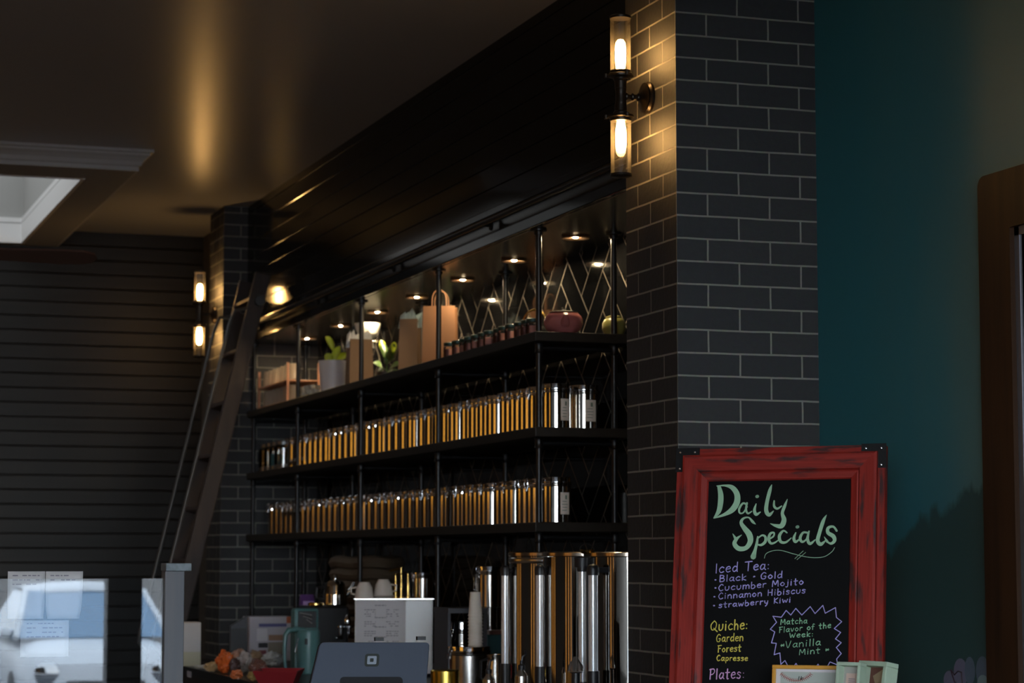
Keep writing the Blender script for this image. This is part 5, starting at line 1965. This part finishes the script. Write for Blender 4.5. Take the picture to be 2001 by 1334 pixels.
# single-stroke hand alphabet: width, strokes; y up, cap height 1, x-height ~0.62
G = {
    'I': (0.25, ["0.12,1 0.12,0"]), 'c': (0.55, ["0.5,0.52 0.3,0.62 0.05,0.35 0.2,0.03 0.5,0.1"]),
    'e': (0.55, ["0.06,0.34 0.48,0.4 0.38,0.62 0.12,0.52 0.06,0.25 0.22,0.02 0.5,0.1"]),
    'd': (0.6, ["0.5,0.5 0.25,0.6 0.05,0.3 0.2,0.02 0.48,0.2", "0.52,1.05 0.5,0.4 0.54,0"]),
    'T': (0.75, ["0.02,0.97 0.72,1", "0.38,1 0.36,0"]),
    'a': (0.6, ["0.48,0.5 0.25,0.6 0.05,0.28 0.2,0.02 0.46,0.25 0.5,0.58", "0.5,0.58 0.48,0.15 0.6,0"]),
    ':': (0.3, ["0.12,0.5 0.14,0.5", "0.12,0.08 0.14,0.08"]),
    'B': (0.65, ["0.1,1 0.1,0", "0.1,1 0.5,0.9 0.45,0.6 0.12,0.52", "0.12,0.52 0.58,0.42 0.5,0.05 0.1,0"]),
    'l': (0.25, ["0.12,1 0.12,0"]), 'A': (0.7, ["0.05,0 0.35,0.75 0.65,0", "0.18,0.3 0.52,0.3"]),
    'k': (0.55, ["0.1,0.95 0.1,0", "0.5,0.62 0.12,0.28 0.52,0"]), 'K': (0.6, ["0.1,1 0.1,0", "0.55,0.95 0.12,0.45 0.58,0"]),
    '*': (0.4, ["0.05,0.6 0.35,0.3", "0.35,0.62 0.05,0.28", "0.0,0.45 0.4,0.45"]),
    '.': (0.3, ["0.14,0.4 0.16,0.4"]), ' ': (0.42, []),
    'G': (0.7, ["0.6,0.85 0.35,1 0.06,0.6 0.15,0.08 0.5,0.05 0.6,0.42 0.38,0.42"]),
    'o': (0.58, ["0.28,0.6 0.05,0.3 0.28,0 0.52,0.3 0.28,0.6"]),
    'C': (0.65, ["0.58,0.85 0.35,1 0.06,0.5 0.28,0 0.6,0.12"]),
    'u': (0.6, ["0.06,0.6 0.08,0.12 0.28,0 0.48,0.2 0.5,0.6"]), 'U': (0.65, ["0.06,0.9 0.08,0.15 0.3,0 0.55,0.2 0.56,0.9"]),
    'm': (0.85, ["0.06,0.6 0.06,0", "0.06,0.4 0.25,0.62 0.4,0.45 0.4,0", "0.4,0.4 0.6,0.62 0.76,0.45 0.78,0"]),
    'b': (0.58, ["0.08,1 0.08,0.02 0.4,0.02 0.5,0.32 0.3,0.56 0.08,0.4"]),
    'r': (0.45, ["0.08,0.6 0.08,0", "0.08,0.36 0.22,0.58 0.42,0.58"]), 'R': (0.6, ["0.1,0.9 0.1,0", "0.1,0.9 0.5,0.8 0.45,0.5 0.12,0.42 0.55,0"]),
    'M': (0.85, ["0.06,0 0.12,0.95 0.4,0.3 0.68,0.95 0.76,0"]),
    'j': (0.35, ["0.22,0.6 0.2,-0.15 0.0,-0.2", "0.22,0.85 0.23,0.85"]),
    'i': (0.28, ["0.12,0.6 0.12,0", "0.13,0.86 0.14,0.86"]), 't': (0.5, ["0.22,0.95 0.22,0.05 0.38,0", "0.02,0.6 0.46,0.62"]),
    'n': (0.6, ["0.06,0.6 0.06,0", "0.06,0.4 0.3,0.62 0.48,0.42 0.5,0"]),
    'H': (0.7, ["0.08,0.95 0.08,0", "0.58,1 0.58,0", "0.08,0.5 0.58,0.5"]),
    's': (0.5, ["0.44,0.52 0.22,0.62 0.08,0.46 0.4,0.24 0.3,0.0 0.04,0.06"]),
    'w': (0.75, ["0.04,0.6 0.18,0.02 0.36,0.45 0.52,0.02 0.7,0.6"]), 'W': (0.85, ["0.04,0.85 0.2,0.02 0.4,0.6 0.58,0.02 0.8,0.85"]),
    'y': (0.55, ["0.06,0.6 0.12,0.2 0.42,0.2", "0.48,0.6 0.4,0 0.2,-0.35"]),
    'Q': (0.85, ["0.45,1 0.08,0.6 0.2,0.1 0.6,0.2 0.72,0.7 0.45,1", "0.42,0.25 0.85,-0.1"]),
    'h': (0.58, ["0.08,1 0.08,0", "0.08,0.36 0.28,0.58 0.46,0.4 0.48,0"]),
    'F': (0.55, ["0.12,1 0.1,0", "0.0,0.97 0.55,1", "0.1,0.55 0.42,0.56"]),
    'p': (0.55, ["0.08,0.6 0.08,-0.4", "0.08,0.42 0.3,0.62 0.5,0.35 0.32,0.04 0.08,0.12"]),
    'P': (0.6, ["0.12,1 0.1,0", "0.0,0.95 0.45,1 0.58,0.75 0.4,0.5 0.1,0.45"]),
    'f': (0.45, ["0.45,0.9 0.28,1 0.2,0.8 0.18,0", "0.02,0.52 0.4,0.54"]),
    'v': (0.52, ["0.04,0.6 0.24,0 0.48,0.6"]), 'V': (0.7, ["0.04,1 0.3,0 0.62,1"]),
}


def write(mb, text, x0, y0, x1, y1, cap, sw):
    tot = sum(G[c][0] + 0.14 for c in text)
    dx, dy = x1 - x0, y1 - y0
    L = math.hypot(dx, dy)
    ux, uy = dx / L, dy / L
    k = L / tot
    cur = 0.0
    for ch in text:
        w, ss = G[ch]
        for s in ss:
            pts = []
            for t in s.split():
                gx, gy = map(float, t.split(','))
                a = (cur + gx) * k
                b = gy * cap
                pts.append((x0 + ux * a + uy * b * 0.0 + b * 0.06, y0 + uy * a - b, sw * (0.9 + 0.2 * math.sin(3 * a))))
            stroke(mb, pts, crop6)
        cur += w + 0.14


mb = MB()
write(mb, 'Iced Tea:', 458, 212, 925, 178, 76, 9)
for (tx, a) in (('Black . Gold', (492, 284, 1028, 250, 54)), ('Cucumber Mojito', (484, 360, 1204, 303, 52)), ('Cinnamon Hibiscus', (484, 428, 1220, 376, 50)), ('strawberry Kiwi', (488, 500, 1098, 452, 46))):
    write(mb, tx, *a, 8)
for (x, y) in ((785, 240), (462, 268), (462, 335), (453, 408), (450, 482)):
    stroke(mb, [(x - 2, y, 12), (x + 3, y, 12)], crop6, False)
mb.build('iced_tea_list', CHALK_L, bo, fix=False)
mb = MB()
write(mb, 'Quiche:', 418, 692, 742, 676, 82, 10)
write(mb, 'Garden', 468, 784, 702, 774, 62, 8)
write(mb, 'Forest', 480, 870, 682, 860, 56, 8)
write(mb, 'Capresse', 470, 940, 738, 940, 46, 8)
mb.build('quiche_list', CHALK_Y, bo, fix=False)
mb = MB()
write(mb, 'Plates:', 410, 1094, 715, 1084, 84, 9)
mb.build('plates_heading', CHALK_P, bo, fix=False)
mb = MB()
write(mb, 'Matcha', 1002, 640, 1232, 628, 46, 7)
write(mb, 'Flavor of the', 990, 708, 1430, 664, 46, 7)
write(mb, 'Week:', 1076, 750, 1285, 736, 44, 7)
write(mb, '*Vanilla', 1004, 838, 1346, 808, 56, 7)
write(mb, 'Mint *', 1156, 892, 1412, 868, 48, 7)
mb.build('matcha_note', CHALK_M, bo, fix=False)
BURST = [(940, 570), (1010, 578), (1050, 522), (1088, 560), (1130, 505), (1180, 560), (1250, 490), (1290, 548), (1355, 480), (1375, 545), (1460, 498), (1468, 580), (1512, 615), (1450, 672), (1503, 705), (1460, 758), (1508, 790), (1467, 830), (1508, 880), (1470, 925), (1478, 975), (1415, 950), (1385, 1000), (1340, 1010), (1315, 968), (1290, 1005), (1160, 1005), (1132, 962), (1105, 1000), (1065, 985), (1040, 938), (1006, 970), (998, 875), (950, 890), (968, 795), (928, 792), (955, 700), (918, 678), (970, 620), (940, 570)]
mb = MB()
for a, b in zip(BURST[:-1], BURST[1:]):
    stroke(mb, [(a[0], a[1], 7), (b[0], b[1], 7)], crop6, False)
mb.build('starburst_border', CHALK_L, bo, fix=False)

# table carrying the sign and the little frames
rzb = math.atan2(bx_.y, bx_.x)
mid = TL + bx_ * BW * 0.5 - bz * BHT
tbc = Vector((mid.x, mid.y, 0)) + Vector((by.x, by.y, 0)).normalized() * 0.02
tb = thing('console_table', 'narrow dark table under the chalkboard sign', 'table', (tbc.x, tbc.y, 0), rzb)
MB().box(-BW * 0.56, BW * 0.6, -0.28, 0.14, CTR - 0.035, CTR - 0.001).build('tabletop', M_SHELF, tb, bevel=0.003)
for dx in (-BW * 0.53, BW * 0.57):
    for dy in (-0.25, 0.11):
        MB().box(dx - 0.02, dx + 0.02, dy - 0.02, dy + 0.02, 0, CTR - 0.035).build('leg', M_SHELF, tb)


# picture frames standing on it
def pic_frame(name, label, corners, depth, m_frame, wid, thick, lean=0.18):
    """corners: pixel of top-left and top-right; stands on the table"""
    a = EYEV + ray(*corners[0]) / F * depth[0]
    b = EYEV + ray(*corners[1]) / F * depth[1]
    fx = Vector((b.x - a.x, b.y - a.y, 0)).normalized()
    nback = Vector((-fx.y, fx.x, 0))
    fz = (Vector((0, 0, 1)) + nback * lean).normalized()
    fy = fz.cross(fx).normalized()
    w = (b - a).length
    h = (a.z - CTR) / fz.z
    org = a - fz * h
    t = thing(name, label, 'picture frame', org)
    t.rotation_euler = Matrix(((fx.x, fy.x, fz.x), (fx.y, fy.y, fz.y), (fx.z, fy.z, fz.z))).to_euler()
    f = MB()
    f.box(0, w, -thick / 2, thick / 2, h - wid, h)
    f.box(0, w, -thick / 2, thick / 2, 0, wid)
    f.box(0, wid, -thick / 2, thick / 2, wid, h - wid)
    f.box(w - wid, w, -thick / 2, thick / 2, wid, h - wid)
    f.build('moulding', m_frame, t, bevel=0.0015)
    return t, w, h


t, w, h = pic_frame('picture_frame', 'golden yellow picture frame with a baseball print', ((1510, 1299), (1652, 1306)), (5.86, 5.80), M_YFRAME, 0.0095, 0.014)
MB().box(0.009, w - 0.009, 0.0, 0.003, 0.009, h - 0.009).build('mount', M_PAPER, t)
pr = MB().box(0.021, w - 0.02, -0.001, 0.0, 0.025, h - 0.0165).build('print', mat('grey_green_print_paper', (0.40, 0.44, 0.40), 0.7), t)
mb = MB()
cxa, cza, Ra = 0.021 + 0.040, h - 0.0165 + 0.030, 0.052
arc = [(cxa + Ra * math.cos(math.radians(a)), -0.0018, cza + Ra * math.sin(math.radians(a))) for a in range(222, 322, 8)]
mb.tube(arc, 0.0007, 5)
for a in range(222, 320, 5):
    ca_, sa_ = math.cos(math.radians(a)), math.sin(math.radians(a))
    for dr2, da in ((0.0052, 2.2), (-0.0052, 2.2)):
        a2 = math.radians(a + da)
        mb.tube([(cxa + Ra * ca_, -0.0018, cza + Ra * sa_), (cxa + (Ra + dr2) * math.cos(a2), -0.0018, cza + (Ra + dr2) * math.sin(a2))], 0.0006, 4)
mb.build('red_stitching', mat('dark_red_ink', (0.35, 0.05, 0.04), 0.7), pr)
mb = MB()
for (x, z, s) in ((0.066, 0.021, 'l'), (0.072, 0.0205, 'k')):
    for sgm in G[s][1]:
        pts = []
        for q in sgm.split():
            gx, gy = map(float, q.split(','))
            pts.append((x + gx * 0.012 + gy * 0.002, -0.0018, h - 0.0165 - z + gy * 0.010))
        mb.tube(pts, 0.0011, 5)
mb.build('ink_lettering', M_INKD, pr)

t, w, h = pic_frame('shadow_box', 'pale mint shadow box frame with a pink slip of paper', ((1641, 1294), (1688, 1297)), (5.74, 5.70), M_MINT, 0.0085, 0.034)
MB().box(0.007, w - 0.007, 0.010, 0.013, 0.007, h - 0.007).build('backing', mat('pale_grey_backing', (0.38, 0.38, 0.34), 0.8), t)
pr = MB().box(w * 0.25, w * 0.75, 0.007, 0.0095, 0.02, h - 0.025).build('slip', mat('pale_pink_paper', (0.58, 0.42, 0.36), 0.8), t)
mb = MB()
for q in range(3):
    mb.box(w * 0.36, w * 0.62, 0.0065, 0.007, h - 0.040 - q * 0.005, h - 0.038 - q * 0.005)
mb.build('print', M_INK, pr)
t, w, h = pic_frame('shadow_box', 'wider mint shadow box holding a tilted brown card', ((1690, 1292), (1745, 1296)), (5.78, 5.70), M_MINT, 0.012, 0.042)
MB().box(0.010, w - 0.010, 0.012, 0.016, 0.010, h - 0.010).build('backing', mat('red_brown_backing', (0.16, 0.06, 0.045), 0.8), t)
MB().box(-0.018, 0.022, 0.006, 0.008, -0.03, 0.012, 0, Matrix.Translation((w * 0.5, 0, h - 0.036)) @ Matrix.Rotation(-0.5, 4, 'Y')).build('brown_card', M_CARD, t)

# ------------------------------------------------------------------ added amber glow columns, unseen, put in for warm streaks in the steel
al = None
spots = [(XL + 0.26, 4.1), (XL + 0.26, 5.0), (XL + 0.26, 5.9), (XL + 0.26, 10.2), (XL + 0.26, 11.1), (XL + 0.26, 12.0)]
wds = ['first from the shop front on the left wall', 'second from the shop front on the left wall', 'third from the shop front on the left wall', 'fourth from the shop front on the left wall', 'fifth from the shop front on the left wall', 'sixth from the shop front on the left wall']
for (x, y), wd in zip(spots, wds):
    lab = 'added amber glow column, ' + wd
    if al is None:
        al = thing('added_glow_column', lab, 'floor lamp', (x, y, 0), 0, 'added amber glow columns')
        MB().lathe([(0.24, 0.0), (0.24, 0.03), (0.20, 0.05), (0.20, 0.70)], 24).build('plinth', M_BRONZE, al)
        MB().lathe([(0.08, 0.70), (0.08, 1.38)], 24).build('lower_glow', mat('added_amber_glow_low', (0.3, 0.15, 0.03), 0.4, emit=(1.0, 0.44, 0.08), estr=0.9), al)
        MB().lathe([(0.10, 1.38), (0.10, 1.86)], 24).build('middle_glow', M_AMBERGLOW, al)
        MB().lathe([(0.19, 1.86), (0.19, 2.75), (0.15, 2.80)], 24).build('upper_glow', M_AMBERTOP, al)
        MB().lathe([(0.20, 2.80), (0.20, 2.84), (0.0, 2.86)], 24).build('cap', M_BRONZE, al)
    else:
        copy_thing(al, (x, y, 0), 0, lab)

# ------------------------------------------------------------------ white car parked outside (seen mirrored in the glass screen)
GZ = -0.45
car = thing('car', 'white car parked nose-in outside, mirrored in the glass screen', 'car', (3.85, -12.9, GZ))
# side profile (y backwards is -y, nose at y=0 facing the shop), z
def car_section(y):
    pass


secs = [  # y, half width, z of lower body top, roof z
    (0.00, 0.55, 0.62), (-0.05, 0.72, 0.78), (-0.25, 0.84, 0.90), (-0.60, 0.89, 0.97), (-1.10, 0.90, 1.03), (-3.3, 0.90, 1.05), (-4.1, 0.86, 1.0), (-4.35, 0.70, 0.8)]
vs, fs = [], []
ring = 14
for y, hw, zt in secs:
    for k in range(ring):
        a = PI * k / (ring - 1)
        x = -hw * math.cos(a) / max(0.001, 1)
        s_ = max(0.0, math.sin(a))
        sx = abs(math.cos(a)) ** 0.35 * (-1 if math.cos(a) > 0 else 1)
        sz = s_ ** 0.45
        vs.append((hw * sx, y, 0.28 + (zt - 0.28) * sz))
m_ = len(secs)
for i in range(m_ - 1):
    for k in range(ring - 1):
        fs.append((i * ring + k, i * ring + k + 1, (i + 1) * ring + k + 1, (i + 1) * ring + k))
fs.append(list(range(ring)))
fs.append([(m_ - 1) * ring + k for k in range(ring)][::-1])
MB().add(vs, fs, 0, True).build('body', M_CARW, car, fix=True)
# cabin: windscreen, side glass, roof
cab = [(-0.95, 0.80, 1.02), (-1.65, 0.64, 1.52), (-2.0, 0.62, 1.56), (-3.0, 0.62, 1.54), (-3.75, 0.70, 1.04)]
vs = []
for y, hw, z in cab:
    vs += [(-hw, y, z), (hw, y, z)]
MB().add([vs[0], vs[1], vs[3], vs[2]], [(0, 1, 2, 3)]).build('windscreen', M_CARG, car, solid=0.01)
mb = MB()
for sx in (-1, 1):
    mb.add([(sx * 0.86, -1.0, 1.0), (sx * 0.645, -1.66, 1.50), (sx * 0.625, -3.0, 1.52), (sx * 0.86, -3.7, 1.0)], [(0, 1, 2, 3)])
mb.build('side_window', M_CARG, car, solid=0.01)
vs = []
for y, hw, z in ((-1.62, 0.66, 1.50), (-1.75, 0.65, 1.555), (-2.3, 0.64, 1.59), (-3.05, 0.64, 1.56), (-3.75, 0.72, 1.04)):
    vs += [(-hw, y, z - 0.03), (-hw * 0.5, y, z + 0.01), (0, y, z + 0.02), (hw * 0.5, y, z + 0.01), (hw, y, z - 0.03)]
fs = []
for i in range(4):
    for k in range(4):
        fs.append((i * 5 + k, i * 5 + k + 1, (i + 1) * 5 + k + 1, (i + 1) * 5 + k))
MB().add(vs, fs, 0, True).build('roof', M_CARW, car, solid=0.03)
mb = MB()
for sx in (-1, 1):
    mb.tube([(sx * 0.84, -0.93, 1.02), (sx * 0.66, -1.64, 1.52)], 0.035, 8)
mb.build('pillar', M_CARW, car)
MB().box(-0.42, 0.42, -0.02, 0.012, 0.46, 0.60).build('grille', M_CARB, car, bevel=0.02)
MB().box(-0.60, 0.60, -0.04, 0.0, 0.30, 0.38).build('lower_intake', M_CARB, car, bevel=0.02)
for sx in (-1, 1):
    MB().lathe([(0.0, 0.02), (0.10, 0.012), (0.13, 0.0)][::-1], 20, M=Matrix.Translation((sx * 0.62, -0.02, 0.68)) @ Matrix.Rotation(-PI / 2, 4, 'X')).build('headlamp', M_CHROME, car)
    for yy in (-0.85, -3.4):
        MB().lathe([(0.20, -0.11), (0.33, -0.10), (0.34, 0.0), (0.33, 0.10), (0.20, 0.11)], 28, M=Matrix.Translation((sx * 0.80, yy, 0.34)) @ Matrix.Rotation(PI / 2, 4, 'Y')).build('wheel', M_CARB, car)
MB().tube([(-0.95, -1.25, 1.08), (-0.85, -1.2, 1.05)], 0.05, 8).tube([(0.95, -1.25, 1.08), (0.85, -1.2, 1.05)], 0.05, 8).build('door_mirror', M_CARW, car)
